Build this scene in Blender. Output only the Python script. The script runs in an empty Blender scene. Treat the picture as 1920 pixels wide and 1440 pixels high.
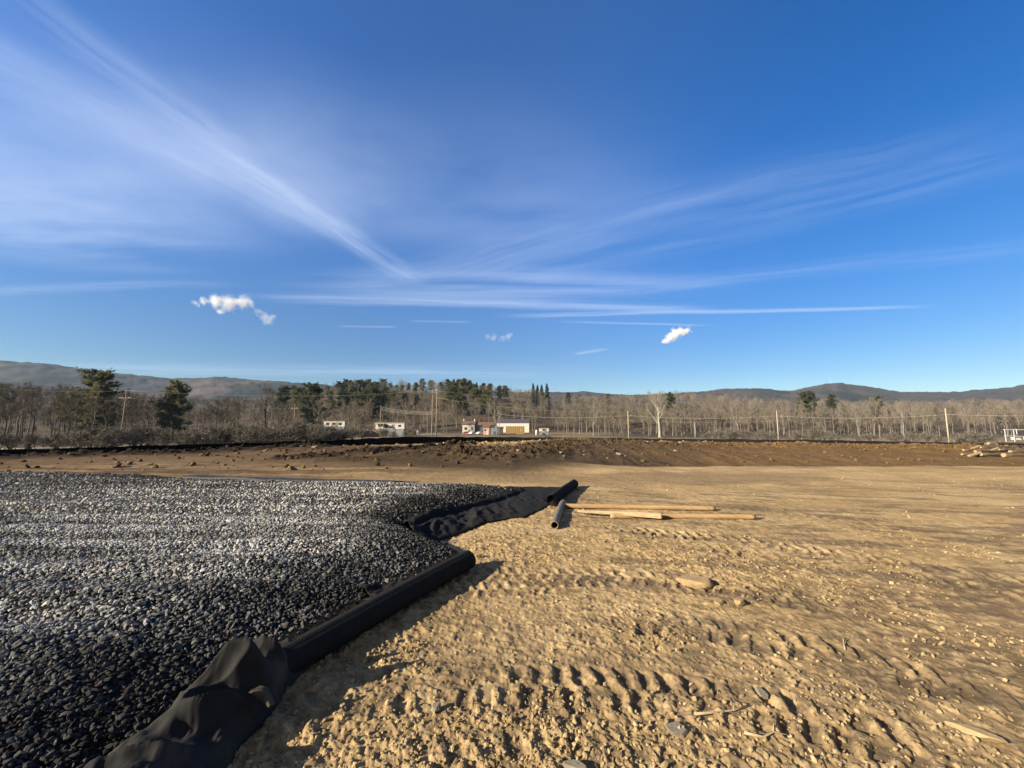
import bpy, math, random
import numpy as np
from mathutils import Vector
random.seed(7)
S = bpy.context.scene
COL = S.collection
R = math.radians

# ---------------------------------------------------------------- camera
EYE = 1.65
PITCH = math.atan(75 / 721)
cam_d = bpy.data.cameras.new('camera')
cam_d.sensor_width = 36.0
cam_d.lens = 36.0 * 721 / 1920
cam_d.clip_start = 0.05
cam_d.clip_end = 20000
cam = bpy.data.objects.new('camera', cam_d)
COL.objects.link(cam)
cam.location = (0, 0, EYE)
cam.rotation_euler = (math.pi / 2 + PITCH, 0, 0)
S.camera = cam

# ---------------------------------------------------------------- sun + sky
SUN_EL, SUN_AZ = R(22), R(240)          # azimuth measured clockwise from +Y (the view direction)
sun_dir = Vector((math.sin(SUN_AZ) * math.cos(SUN_EL), math.cos(SUN_AZ) * math.cos(SUN_EL), math.sin(SUN_EL)))
sd = bpy.data.lights.new('sun', 'SUN')
sd.energy = 5.0
sd.angle = R(0.5)
sd.color = (1.0, 0.86, 0.66)
sun = bpy.data.objects.new('sun', sd)
COL.objects.link(sun)
sun.rotation_euler = sun_dir.to_track_quat('Z', 'Y').to_euler()
sun.location = (0, 0, 60)

S.view_settings.view_transform = 'Standard'
S.view_settings.look = 'None'
S.view_settings.gamma = 1.0
S.view_settings.exposure = 1.30

def rayslope(px, py):
    xc = (px - 960) / 721; yc = (720 - py) / 721
    X = xc; Y = math.cos(PITCH) - yc * math.sin(PITCH); Z = math.sin(PITCH) + yc * math.cos(PITCH)
    return X / Y, Z / Y

def skyplane(px, py):
    u, e = rayslope(px, py)
    return (u / e, 1 / e)

class NT:
    """tiny helper to write node trees"""
    def __init__(self, tree): self.t = tree; self.n = tree.nodes; self.l = tree.links
    def new(self, typ, **kw):
        nd = self.n.new(typ)
        for k, v in kw.items(): setattr(nd, k, v)
        return nd
    def put(self, sock, v):
        if hasattr(v, 'is_output') or isinstance(v, bpy.types.NodeSocket): self.l.new(v, sock)
        else: sock.default_value = v
    def m(self, op, a, b=0.0, c=None, clamp=False):
        nd = self.new('ShaderNodeMath', operation=op, use_clamp=clamp)
        self.put(nd.inputs[0], a); self.put(nd.inputs[1], b)
        if c is not None: self.put(nd.inputs[2], c)
        return nd.outputs[0]
    def vm(self, op, a, b=None, out=0):
        nd = self.new('ShaderNodeVectorMath', operation=op)
        self.put(nd.inputs[0], a)
        if b is not None: self.put(nd.inputs[1], b)
        return nd.outputs['Value'] if op in ('DOT_PRODUCT', 'LENGTH', 'DISTANCE') else nd.outputs[0]
    def sm(self, v, a, b, lo=0.0, hi=1.0):
        nd = self.new('ShaderNodeMapRange', interpolation_type='SMOOTHSTEP')
        self.put(nd.inputs['Value'], v); self.put(nd.inputs['From Min'], a); self.put(nd.inputs['From Max'], b)
        self.put(nd.inputs['To Min'], lo); self.put(nd.inputs['To Max'], hi)
        return nd.outputs[0]
    def lin(self, v, a, b, lo=0.0, hi=1.0):
        nd = self.new('ShaderNodeMapRange')
        self.put(nd.inputs['Value'], v); self.put(nd.inputs['From Min'], a); self.put(nd.inputs['From Max'], b)
        self.put(nd.inputs['To Min'], lo); self.put(nd.inputs['To Max'], hi)
        return nd.outputs[0]
    def noise(self, vec, scale, detail=4.0, rough=0.55, dist=0.0, color=False):
        nd = self.new('ShaderNodeTexNoise')
        if vec is not None: self.l.new(vec, nd.inputs['Vector'])
        nd.inputs['Scale'].default_value = scale; nd.inputs['Detail'].default_value = detail
        nd.inputs['Roughness'].default_value = rough; nd.inputs['Distortion'].default_value = dist
        return nd.outputs[1 if color else 0]
    def mapping(self, vec, loc=(0,0,0), rot=(0,0,0), scale=(1,1,1)):
        nd = self.new('ShaderNodeMapping')
        self.l.new(vec, nd.inputs['Vector'])
        nd.inputs['Location'].default_value = loc; nd.inputs['Rotation'].default_value = rot; nd.inputs['Scale'].default_value = scale
        return nd.outputs[0]
    def mix(self, f, a, b, mode='MIX'):
        nd = self.new('ShaderNodeMix', data_type='RGBA', blend_type=mode)
        self.put(nd.inputs[0], f); self.put(nd.inputs[6], a); self.put(nd.inputs[7], b)
        return nd.outputs[2]
    def xyz(self, x, y, z=0.0):
        nd = self.new('ShaderNodeCombineXYZ')
        self.put(nd.inputs[0], x); self.put(nd.inputs[1], y); self.put(nd.inputs[2], z)
        return nd.outputs[0]

world = bpy.data.worlds.new('World')
S.world = world
world.use_nodes = True
T = NT(world.node_tree)
T.n.clear()
sky = T.new('ShaderNodeTexSky', sky_type='NISHITA', sun_disc=False)
sky.sun_elevation = SUN_EL
sky.sun_rotation = SUN_AZ
sky.altitude = 400
sky.air_density = 1.0
sky.dust_density = 0.1
sky.ozone_density = 3.0
hs = T.new('ShaderNodeHueSaturation')
hs.inputs['Hue'].default_value = 0.512
hs.inputs['Saturation'].default_value = 1.22
hs.inputs['Value'].default_value = 1.0
T.l.new(sky.outputs[0], hs.inputs['Color'])
tc = T.new('ShaderNodeTexCoord')
dirv = tc.outputs['Generated']
sep = T.new('ShaderNodeSeparateXYZ'); T.l.new(dirv, sep.inputs[0])
T.l.new(T.sm(sep.outputs[0], 0.0, 0.7, 1.24, 1.35), hs.inputs['Saturation'])   # SATX deeper blue away from the sun
zc = T.m('MAXIMUM', sep.outputs[2], 0.02)
q = T.xyz(T.m('DIVIDE', sep.outputs[0], zc), T.m('DIVIDE', sep.outputs[1], zc))      # the cirrus sheet, a flat layer overhead
warp = T.noise(q, 0.9, 3.0, 0.5, color=True)
warp = T.vm('SUBTRACT', warp, (0.5, 0.5, 0.5))

def streak(p1, p2, w, s, wob=0.25, soft=0.25, fib=(0.35, 5.0), seed=0.0, lo=0.35, hi=0.68, skew=1.0, e0=0.12, e1=0.12):
    """a long band of cirrus between two points of the cloud layer"""
    a = skyplane(*p1); b = skyplane(*p2)
    L = math.hypot(b[0]-a[0], b[1]-a[1]); d = ((b[0]-a[0])/L, (b[1]-a[1])/L, 0); n = (-d[1], d[0], 0)
    wv = T.vm('SCALE', warp); wv.node.inputs['Scale'].default_value = wob
    r = T.vm('SUBTRACT', T.vm('ADD', q, wv), (a[0], a[1], 0))
    t = T.vm('DOT_PRODUCT', r, d); v = T.vm('DOT_PRODUCT', r, n)
    fb = T.noise(T.xyz(T.m('MULTIPLY', t, fib[0]), T.m('MULTIPLY', v, fib[1] * 1.3), seed), 1.0, 8.0, 0.66, 0.35)
    pos = T.sm(v, -w * skew, 0.0)
    neg = T.sm(v, 0.0, w / skew, 1.0, 0.0)
    m_ = T.m('MULTIPLY', pos, neg)
    m_ = T.m('MULTIPLY', m_, T.sm(t, -e0 * L, e0 * L))
    m_ = T.m('MULTIPLY', m_, T.sm(t, L * (1 - e1), L * (1 + e1), 1.0, 0.0))
    m_ = T.m('MULTIPLY', m_, T.sm(fb, lo, hi))
    return T.m('MULTIPLY', m_, s)

def veil(c, rad, s, sc=0.8, seed=0.0, lo=0.35, hi=0.75, stretch=(1, 1), ang=0.0):
    a = skyplane(*c)
    r = T.vm('SUBTRACT', q, (a[0], a[1], 0))
    r2 = T.mapping(r, rot=(0, 0, -ang), scale=(1 / rad[0], 1 / rad[1], 1))
    f = T.sm(T.vm('LENGTH', r2), 0.15, 1.0, 1.0, 0.0)
    nz = T.noise(T.mapping(q, loc=(seed, seed * .7, 0), rot=(0, 0, -ang), scale=(stretch[0], stretch[1], 1)), sc, 5.0, 0.55)
    return T.m('MULTIPLY', T.m('MULTIPLY', f, T.sm(nz, lo, hi)), s)

#CLOUDS
layers = [
    streak((775, 526), (380, 270), 0.15, 0.36, 0.12, fib=(1.6, 9), lo=0.25, hi=0.8, seed=1.1, e0=0.12),
    streak((700, 478), (-60, -80), 0.15, 0.24, 0.2, fib=(1.8, 8), lo=0.25, hi=0.75, seed=2.3, e0=0.15),
    streak((640, 440), (-200, 20), 0.30, 0.26, 0.2, fib=(0.8, 3), lo=0.25, hi=0.7, seed=2.9),
    veil((130, 330), (1.7, 0.9), 0.40, 0.9, 4.0, lo=0.1, hi=0.8, stretch=(1.0, 1.6), ang=R(10)),
    veil((60, 420), (1.3, 0.8), 0.34, 1.4, 9.0, lo=0.3, hi=0.7, stretch=(0.6, 2.2), ang=R(12)),
    veil((900, 390), (1.2, .8), .20, 1.2, 3.0, lo=0.15, hi=0.85, stretch=(0.8, 1.6)),
    veil((560, 330), (.8, .7), .22, 1.6, 7.0, lo=0.2, hi=0.8),
    streak((690, 532), (1750, 260), 0.28, 0.16, 0.3, fib=(0.6, 5), lo=0.25, hi=0.7, seed=3.7),
    streak((900, 520), (1950, 290), 0.40, 0.13, 0.3, fib=(0.8, 4), lo=0.3, hi=0.7, seed=4.9),
    streak((1150, 550), (1990, 455), 0.25, 0.16, 0.2, fib=(0.6, 5), lo=0.3, hi=0.7, seed=8.1),
    streak((520, 560), (1290, 580), 0.19, 0.34, 0.16, fib=(0.8, 6), lo=0.25, hi=0.62, seed=5.3),
    veil((950, 540), (2.0, 0.55), 0.34, 1.4, 2.0, lo=0.25, hi=0.7, stretch=(0.35, 3)),
    streak((990, 592), (1690, 577), 0.10, 0.38, 0.12, fib=(0.6, 8), lo=0.2, hi=0.55, seed=6.6),
    streak((1060, 603), (1320, 610), 0.06, 0.30, 0.05, fib=(0.6, 8), lo=0.25, hi=0.6, seed=7.7),
    streak((-40, 548), (430, 530), 0.14, 0.18, 0.22, fib=(0.7, 6), lo=0.3, hi=0.65, seed=9.2),
    streak((640, 612), (740, 613), 0.06, 0.24, 0.05, fib=(0.6, 6), lo=0.2, hi=0.6, seed=10.2),
    streak((770, 602), (880, 604), 0.06, 0.18, 0.05, fib=(0.6, 6), lo=0.2, hi=0.6, seed=11.2),
    streak((150, 692), (1050, 700), 1.3, 0.26, 0.3, fib=(0.25, 1.2), lo=0.3, hi=0.65, seed=12.2),
    streak((1080, 664), (1135, 654), 0.14, 0.30, 0.1, fib=(0.9, 4), lo=0.2, hi=0.6, seed=13.7),
]
inv = None
for s_ in layers:
    k = T.m('SUBTRACT', 1.0, s_, clamp=True)
    inv = k if inv is None else T.m('MULTIPLY', inv, k)
cover = T.m('SUBTRACT', 1.0, inv, clamp=True)
lift = T.m('MULTIPLY', T.sm(sep.outputs[2], 0.05, 0.55, 0.91, 1.72), T.sm(sep.outputs[2], 0.80, 0.97, 1.0, 0.75))
lift = T.m('MULTIPLY', lift, T.m('SUBTRACT', 1.0, T.m('MULTIPLY', T.sm(sep.outputs[0], 0.1, 0.75), T.sm(sep.outputs[2], 0.12, 0.5, 0.05, 0.25))))
skyc = T.vm('SCALE', hs.outputs[0]); T.put(skyc.node.inputs['Scale'], lift)
cover = T.m('MULTIPLY', cover, T.sm(sep.outputs[2], 0.03, 0.12))
CLOUDC = (6.2, 7.2, 9.2, 1)
bgc = T.mix(cover, skyc, CLOUDC)
# unseen grey veil added behind the view and overhead, to mute the shadow fill
backm = T.m('MAXIMUM', T.sm(sep.outputs[1], 0.12, -0.35), T.sm(sep.outputs[2], 0.82, 0.97))
bgc = T.mix(T.m('MULTIPLY', backm, 0.85), bgc, (1.55, 1.50, 1.50, 1))
bg = T.new('ShaderNodeBackground')
T.l.new(bgc, bg.inputs[0])
bg.inputs[1].default_value = 0.051
wo = T.new('ShaderNodeOutputWorld')
T.l.new(bg.outputs[0], wo.inputs[0])
world.cycles.sampling_method = 'MANUAL'
world.cycles.sample_map_resolution = 512

# ================================================================ helpers
def tag(o, label=None, cat=None, group=None, kind=None):
    if label: o['label'] = label
    if cat: o['category'] = cat
    if group: o['group'] = group
    if kind: o['kind'] = kind
    return o

def thing(name, label, cat, loc=(0, 0, 0), rz=0.0, group=None):
    o = bpy.data.objects.new(name, None)
    o.empty_display_size = 0.2
    COL.objects.link(o)
    o.location = loc; o.rotation_euler = (0, 0, rz)
    return tag(o, label, cat, group)

def npmesh(name, V, F, mats=(), parent=None, smooth=True, col=None, matidx=None, data_only=False):
    """one mesh object from numpy arrays; F is an (m,k) array of equal faces"""
    V = np.asarray(V, dtype=np.float32); F = np.asarray(F, dtype=np.int32)
    me = bpy.data.meshes.new(name)
    n, (m, k) = len(V), F.shape
    me.vertices.add(n); me.vertices.foreach_set('co', V.ravel())
    me.loops.add(m * k); me.loops.foreach_set('vertex_index', F.ravel())
    me.polygons.add(m)
    me.polygons.foreach_set('loop_start', np.arange(0, m * k, k, dtype=np.int32))
    me.polygons.foreach_set('use_smooth', np.full(m, smooth, dtype=bool))
    if matidx is not None: me.polygons.foreach_set('material_index', np.asarray(matidx, dtype=np.int32))
    me.update(calc_edges=True)
    if col is not None:
        at = me.color_attributes.new('col', 'FLOAT_COLOR', 'POINT')
        c = np.ones((n, 4), dtype=np.float32); c[:, :3] = col
        at.data.foreach_set('color', c.ravel())
    for mt in (mats if isinstance(mats, (list, tuple)) else (mats,)): me.materials.append(mt)
    if data_only: return me
    o = bpy.data.objects.new(name, me)
    COL.objects.link(o)
    if parent is not None: o.parent = parent
    return o

class MB:
    """collects boxes, tubes, prisms; build() links them as one mesh object"""
    def __init__(self): self.v = []; self.f = []; self.mi = []
    def add(self, vs, fs, mi=0):
        b = len(self.v); self.v += [tuple(p) for p in vs]
        for f in fs: self.f.append(tuple(b + i for i in f)); self.mi.append(mi)
    def box(self, c, s, rz=0.0, mi=0, tilt=0.0):
        x, y, z = [k / 2 for k in s]; ca, sa = math.cos(rz), math.sin(rz)
        vs = []
        for dx, dy, dz in ((-x,-y,-z),(x,-y,-z),(x,y,-z),(-x,y,-z),(-x,-y,z),(x,-y,z),(x,y,z),(-x,y,z)):
            vs.append((c[0] + dx*ca - dy*sa, c[1] + dx*sa + dy*ca, c[2] + dz + dx*tilt))
        self.add(vs, [(3,2,1,0),(4,5,6,7),(0,1,5,4),(1,2,6,5),(2,3,7,6),(3,0,4,7)], mi)
    def tube(self, pts, rad, n=8, mi=0, caps=True):
        rad = rad if isinstance(rad, (list, tuple)) else [rad] * len(pts)
        P = [Vector(p) for p in pts]; rings = []
        up = Vector((0, 0, 1))
        t0 = (P[1] - P[0]).normalized()
        a = t0.cross(up) if abs(t0.z) < 0.95 else t0.cross(Vector((1, 0, 0)))
        a.normalize()
        vs = []
        for i, p in enumerate(P):
            t = (P[min(i+1, len(P)-1)] - P[max(i-1, 0)]).normalized()
            a = (a - t * a.dot(t)).normalized(); b = t.cross(a)
            for k in range(n):
                an = 2 * math.pi * k / n
                vs.append(p + (a * math.cos(an) + b * math.sin(an)) * rad[i])
        fs = []
        for i in range(len(P) - 1):
            for k in range(n):
                fs.append((i*n + k, i*n + (k+1) % n, (i+1)*n + (k+1) % n, (i+1)*n + k))
        if caps: fs += [tuple(reversed(range(n))), tuple(range((len(P)-1)*n, len(P)*n))]
        self.add(vs, fs, mi)
    def build(self, name, mats, parent=None, smooth=False):
        me = bpy.data.meshes.new(name)
        me.from_pydata(self.v, [], self.f)
        for mt in (mats if isinstance(mats, (list, tuple)) else (mats,)): me.materials.append(mt)
        me.polygons.foreach_set('material_index', self.mi)
        me.polygons.foreach_set('use_smooth', [smooth] * len(self.f))
        me.update()
        o = bpy.data.objects.new(name, me); COL.objects.link(o)
        if parent is not None: o.parent = parent
        return o

def copy_tree(o, parent=None):
    c = o.copy(); COL.objects.link(c); c.parent = parent
    for ch in list(o.children): copy_tree(ch, c)
    return c

def mat(name, col, rough=0.9, spec=0.2, var=0.15, scale=3.0, bump=0.0, bscale=40.0, attr=False, metal=0.0, var2=None, sat_noise=None, bdist=0.02, stretch=None):
    m_ = bpy.data.materials.new(name); m_.use_nodes = True
    t = NT(m_.node_tree); bs = t.n['Principled BSDF']
    bs.inputs['Roughness'].default_value = rough
    bs.inputs['Specular IOR Level'].default_value = spec
    bs.inputs['Metallic'].default_value = metal
    co = t.new('ShaderNodeTexCoord').outputs['Object']
    if stretch: co = t.mapping(co, scale=stretch)
    if attr:
        base = t.new('ShaderNodeVertexColor', layer_name='col').outputs[0]
    else:
        base = (*col, 1)
    n1 = t.noise(co, scale, 5.0, 0.6)
    f = t.lin(n1, 0.25, 0.75, 1 - var, 1 + var)
    c = t.new('ShaderNodeVectorMath', operation='SCALE')
    t.put(c.inputs[0], base if attr else col); t.put(c.inputs['Scale'], f)
    out = c.outputs[0]
    if var2:
        c2, sc2, lo, hi = var2
        n2 = t.noise(co, sc2, 4.0, 0.6)
        out = t.mix(t.sm(n2, lo, hi), out, (*c2, 1))
    t.l.new(out, bs.inputs['Base Color'])
    if bump > 0:
        bn = t.new('ShaderNodeBump'); bn.inputs['Strength'].default_value = bump; bn.inputs['Distance'].default_value = bdist
        t.l.new(t.noise(co, bscale, 5.0, 0.65), bn.inputs['Height'])
        t.l.new(bn.outputs[0], bs.inputs['Normal'])
    return m_

# ---------------------------------------------------------------- numpy noise
def h2(ix, iy, seed):
    with np.errstate(over='ignore'):
        h = (ix.astype(np.int64) * 374761393 + iy.astype(np.int64) * 668265263 + seed * 974634777) & 0xFFFFFFFF
        h = ((h ^ (h >> 13)) * 1274126177) & 0xFFFFFFFF
        h = ((h ^ (h >> 16)) * 2246822519) & 0xFFFFFFFF
        h = h ^ (h >> 15)
    return (h & 0xFFFFFF).astype(np.float64) / 0xFFFFFF

def vn(x, y, seed=0):
    ix = np.floor(x); iy = np.floor(y); fx = x - ix; fy = y - iy
    fx = fx*fx*fx*(fx*(fx*6-15)+10); fy = fy*fy*fy*(fy*(fy*6-15)+10)
    a = h2(ix, iy, seed); b = h2(ix+1, iy, seed); c = h2(ix, iy+1, seed); d = h2(ix+1, iy+1, seed)
    return (a + (b-a)*fx) * (1-fy) + (c + (d-c)*fx) * fy

def fbm(x, y, o=4, seed=0, g=0.5):
    s = 0.0; a = 1.0; t = 0.0
    for i in range(o):
        s = s + a * vn(x * 2**i * (1 + .07*i) + 17.3*i, y * 2**i + 9.1*i, seed + i*31); t += a; a *= g
    return s / t

def worley(x, y, seed=0, facet=False):
    ix = np.floor(x); iy = np.floor(y); best = np.full(x.shape, 9.0); rid = np.zeros(x.shape); ddx = np.zeros(x.shape); ddy = np.zeros(x.shape)
    for dx in (-1, 0, 1):
        for dy in (-1, 0, 1):
            cx = ix + dx; cy = iy + dy
            px = cx + h2(cx, cy, seed); py = cy + h2(cx, cy, seed + 7)
            d = np.hypot(px - x, py - y); r = h2(cx, cy, seed + 13)
            k = d < best; best = np.where(k, d, best); rid = np.where(k, r, rid)
            if facet: ddx = np.where(k, x - px, ddx); ddy = np.where(k, y - py, ddy)
    if facet:
        a = rid * 61.7; return best, rid, ddx * np.cos(a) + ddy * np.sin(a)
    return best, rid

def ss(x, a, b):
    t = np.clip((x - a) / (b - a), 0, 1); return t*t*(3-2*t)

def poly_sd(x, y, P, closed=True):
    """signed distance (inside > 0) to a polygon; unsigned nearest distance for an open polyline"""
    d2 = np.full(x.shape, 1e12); ins = np.zeros(x.shape, dtype=bool); n = len(P)
    for i in range(n if closed else n - 1):
        ax, ay = P[i]; bx, by = P[(i+1) % n]
        ex, ey = bx-ax, by-ay
        t = np.clip(((x-ax)*ex + (y-ay)*ey) / (ex*ex + ey*ey), 0, 1)
        d2 = np.minimum(d2, (x-ax-t*ex)**2 + (y-ay-t*ey)**2)
        if closed:
            c = ((ay > y) != (by > y))
            ins ^= c & (x < (bx-ax) * (y-ay) / ((by-ay) if by != ay else 1e-9) + ax)
    d = np.sqrt(d2)
    return np.where(ins, d, -d) if closed else d

def lerp3(a, b, t): return a + (b - a) * t[..., None]

# ================================================================ terrain
GRAVEL = [(-1.75, 1.1), (-1.85, 2.04), (-1.88, 2.6), (-1.66, 3.05), (-1.2, 3.95), (-0.78, 4.62), (-0.60, 4.95), (-0.85, 5.25), (-1.2, 5.62), (-1.52, 6.15),
          (-1.2, 6.75), (-0.75, 7.6), (0.1, 9.0), (0.35, 9.8), (-0.9, 10.2), (-3.8, 10.5), (-8.6, 11.3), (-12, 12.3), (-18, 13.6), (-26, 12), (-26, -3), (-2.0, -3)]
FENCE = [(-48, 4, -.3), (-34, 13, -.3), (-25.3, 19, -.32), (-19, 24.5, -.31), (-14.5, 28.5, -.30), (-10.8, 37, -.25), (-6, 44, -.40), (0, 46.5, -.5),
         (8, 45, -.5), (16, 41.5, -.40), (27, 34.5, -.25), (35, 30, -.25), (42, 26, -.25)]
FXY = [(a, b) for a, b, c in FENCE]
SITE = FXY + [(70, 10), (70, -60), (-70, -60), (-70, -6)]
def top_table(rows, dist, drop):
    us = []; zs = []
    for px, py in rows:
        u, e = rayslope(px, py); us.append(u); zs.append(EYE + e * dist - drop)
    return np.array(us), np.array(zs)
RIDGE_PX = [(-500, 718), (0, 720), (150, 724), (250, 737), (400, 744), (500, 742), (560, 726), (640, 718), (720, 713), (800, 715), (850, 715), (880, 718), (930, 722), (1000, 728),
            (1035, 742), (1060, 741), (1130, 740), (1150, 744), (1200, 736), (1260, 731), (1330, 738), (1400, 743), (1500, 749), (1600, 750), (1700, 750), (1900, 747), (2400, 747)]
HILL_PX = [(-500, 668), (0, 682), (80, 686), (170, 698), (250, 707), (320, 714), (400, 711), (480, 716), (570, 722), (640, 728), (760, 736), (900, 740), (1050, 739), (1100, 737), (1150, 744),
           (1250, 742), (1335, 735), (1390, 732), (1440, 733), (1480, 736), (1540, 725), (1570, 722), (1620, 727), (1690, 738), (1800, 738), (1840, 735), (1920, 726), (2400, 712)]
RU, RZ_ = top_table(RIDGE_PX, 420, 14.0)
HU, HZ = top_table(HILL_PX, 2200, 0.0)

def terrain(x, y):
    """height and albedo of the site and the country behind it"""
    n = x.shape
    r = np.hypot(x, y)
    u = x / np.maximum(y, 1e-3)
    u = np.where(y > 1, np.clip(u, -1.75, 1.75), np.where(x < 0, -1.75, 1.75))
    dep = np.where(y > 1, np.maximum(y, r / 2.2), r / 2.2)
    # --- large shapes
    near = r < 140
    D = np.full(n, -200.0)
    D[near] = poly_sd(x[near], y[near], SITE)
    fz = np.interp(x, [p[0] for p in FENCE], [p[2] for p in FENCE])
    Dc = np.interp(x, [-25, -15, -6, 0, 10, 20, 30], [1.5, 3, 11, 16.5, 15.5, 11, 7])
    crest = np.interp(x, [-26, -14, -6, 2, 30], [0.12, 0.2, 0.28, 0.34, 0.14])
    wob = (fbm(x * .13, y * .13, 2, 5) - .5) * 3
    up = ss(D + wob, Dc + 7.5, Dc + .5)                     # 0 on the pad, 1 on the crest
    z_in = crest * up
    z_in = z_in + (fz - crest) * ss(D, Dc, 0.5) * (up > .5)
    edge = ss(x, -5, 1)
    padend = ss(y, 15.35 + .25 * (fbm(x*.6, y*0, 2, 3) - .5), 15.95) * ss(D, Dc + 5.2, Dc + 9)
    z_in = z_in - 0.28 * padend * edge
    z_out = fz + (-3.5 - fz) * ss(-D, 0.5, 45)
    z = np.where(D > 0, z_in, z_out)
    rz = np.interp(u, RU, RZ_); hz = np.interp(u, HU, HZ)
    z = z + (rz + 3.5) * ss(dep, 255, 425)
    z = np.where(dep > 700, z + (hz - rz) * ss(dep, 800, 2200), z)
    z = z - 60 * ss(dep, 2300, 4200)
    far = dep > 230
    z[far] += ((fbm(x[far] / 45, y[far] / 45, 4, 71) - .5) * np.minimum(26, (dep[far] - 230) * .012) * (1 - ss(dep[far], 2050, 2200) * .75))
    # --- albedo zones
    sand = np.array([.325, .229, .113]); crust = np.array([.420, .308, .162]); damp = np.array([.128, .094, .058]); dark = np.array([.052, .036, .022]); orange = np.array([.120, .074, .034])
    c = np.broadcast_to(sand, n + (3,)).copy()
    v1 = fbm(x * .8, y * 1.6, 4, 11); v2 = fbm(x * .16, y * .5, 4, 12)
    c = lerp3(c, crust, ss(v1, .42, .68) * .7)
    c = lerp3(c, np.array([.215, .152, .085]), ss(v2, .48, .66) * .7)
    leftb = ss(x + .25 * y, 2.0, -6.0) * ss(y, 9.5, 13)
    c = lerp3(c, np.array([.145, .100, .062]), leftb * .85)
    bank = np.clip(np.maximum(ss(y, 15.5 + .25 * (fbm(x*.6, y*0, 2, 3) - .5), 15.9) * edge * ss(D, Dc - 2.5, Dc + .5), ss(D, Dc + 6.5, Dc + 4.0) * ss(D, Dc - 2.5, Dc + .5)), 0, 1) * (D > 0)
    bcol = lerp3(np.broadcast_to(dark, n + (3,)), orange, ss(x + 6*(fbm(x*.2, y*.2, 2, 8)-.5), 4, 17))
    bcol = lerp3(bcol, np.array([.115, .076, .044]), ss(-x + 6*(fbm(x*.2, y*.2, 2, 9)-.5), 4, 12))
    c = lerp3(c, bcol, bank * .95)
    out = ss(-D, -.5, 2.5)
    c = lerp3(c, lerp3(np.broadcast_to(np.array([.215, .170, .108]), n + (3,)), np.array([.14, .11, .072]), ss(fbm(x*.05, y*.08, 3, 21), .42, .6)), out)
    c = lerp3(c, np.broadcast_to(np.array([.085, .067, .049]), n + (3,)), np.maximum(np.maximum(ss(dep, 225, 262), ss(u, -.36, -.52) * ss(dep, 92, 112)), ss(u, .22, .34) * ss(dep, 140, 158)))
    hw = fbm(x / 40, y / 90, 5, 33, .65)
    hillc = lerp3(np.broadcast_to(np.array([.072, .069, .074]), n + (3,)), np.array([.052, .051, .054]), ss(hw, .45, .62))
    hillc = lerp3(hillc, hillc * np.array([1.12, .98, .80]), ss(u, -.1, .35))
    hillc = lerp3(hillc, np.array([.125, .098, .080]), ss(fbm(x / 300 + 4, y / 420, 3, 41), .58, .66) * ss(u, -.35, -.8) * .7)
    hillc = lerp3(hillc, np.array([.030, .034, .032]), ss(fbm(x / 160, y / 330, 3, 47), .60, .66) * .75)
    c = lerp3(c, hillc, ss(dep, 450, 600))
    # --- site detail: everything inside about 55 m
    k = np.where((r < 60) & (D > -1))[0]
    X, Y, rr = x[k], y[k], r[k]; Dk = D[k]; upk = up[k]; bk = bank[k]; Dck = Dc[k]
    zz = np.zeros(len(k)); cc = c[k]
    gsd = poly_sd(X, Y, GRAVEL)
    soil = ss(gsd, .15, -.15)
    zz += (fbm(X * .5, Y * .5, 3, 51) - .5) * .07 * ss(rr, 0, 3)
    lod = lambda s: np.clip(1.6 - rr / s, 0, 1)               # drop detail the mesh cannot carry
    rough = ss(fbm(X * .9 + 3, Y * .9, 3, 61), .36, .66)
    rough = np.clip(.30 + rough * .6 + .75 * ss(Y, 2.75, 2.0) * ss(X, 2.6, .6), 0, 1)
    fine = (.55 * fbm(X * 7, Y * 7, 4, 62) + .45 * fbm(X * 17, Y * 17, 3, 69) - .5)
    rid = 1 - np.abs(2 * fbm(X * 7.5 + .5*Y, Y * 9, 3, 63) - 1)
    zz += fine * .024 * (0.35 + rough)
    crisp = 1 - np.abs(2 * fbm(X * 26 + 3 * fine, Y * 26, 2, 70) - 1)
    zz += (crisp - .6) * .010 * (.35 + rough) * ss(rr, 7, 4)
    zz += (rid - .6) * .015 * (0.3 + .7 * rough) * lod(9)
    nr = np.where(rr < 8.5)[0]
    bump = np.zeros(len(k)); bsel = np.zeros(len(k))
    for cs, amp, th, sd_ in ((.105, .026, .26, 101), (.050, .018, .52, 102), (.029, .012, .62, 103)):
        F1, idd, tl_ = worley(X[nr] / cs + 1.5 * fine[nr], Y[nr] / cs + 1.5 * rid[nr], sd_, True)
        b = np.minimum(np.clip(1.25 - F1 / .5, 0, 1), np.clip(.75 + 1.3 * tl_, .15, 1)) * (idd < th * (.25 + .75 * rough[nr])) * amp * (.5 + idd)
        bump[nr] = np.maximum(bump[nr], b)
    zz_soil = bump.copy()
    # tracks of a wheeled machine that swung round in a circle
    tcx, tcy = .2, -.5
    tr = np.hypot(X - tcx, Y - tcy); th_ = np.arctan2(X - tcx, Y - tcy)
    pit = np.zeros(len(k)); lugm = np.zeros(len(k)); rim = np.zeros(len(k))
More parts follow.
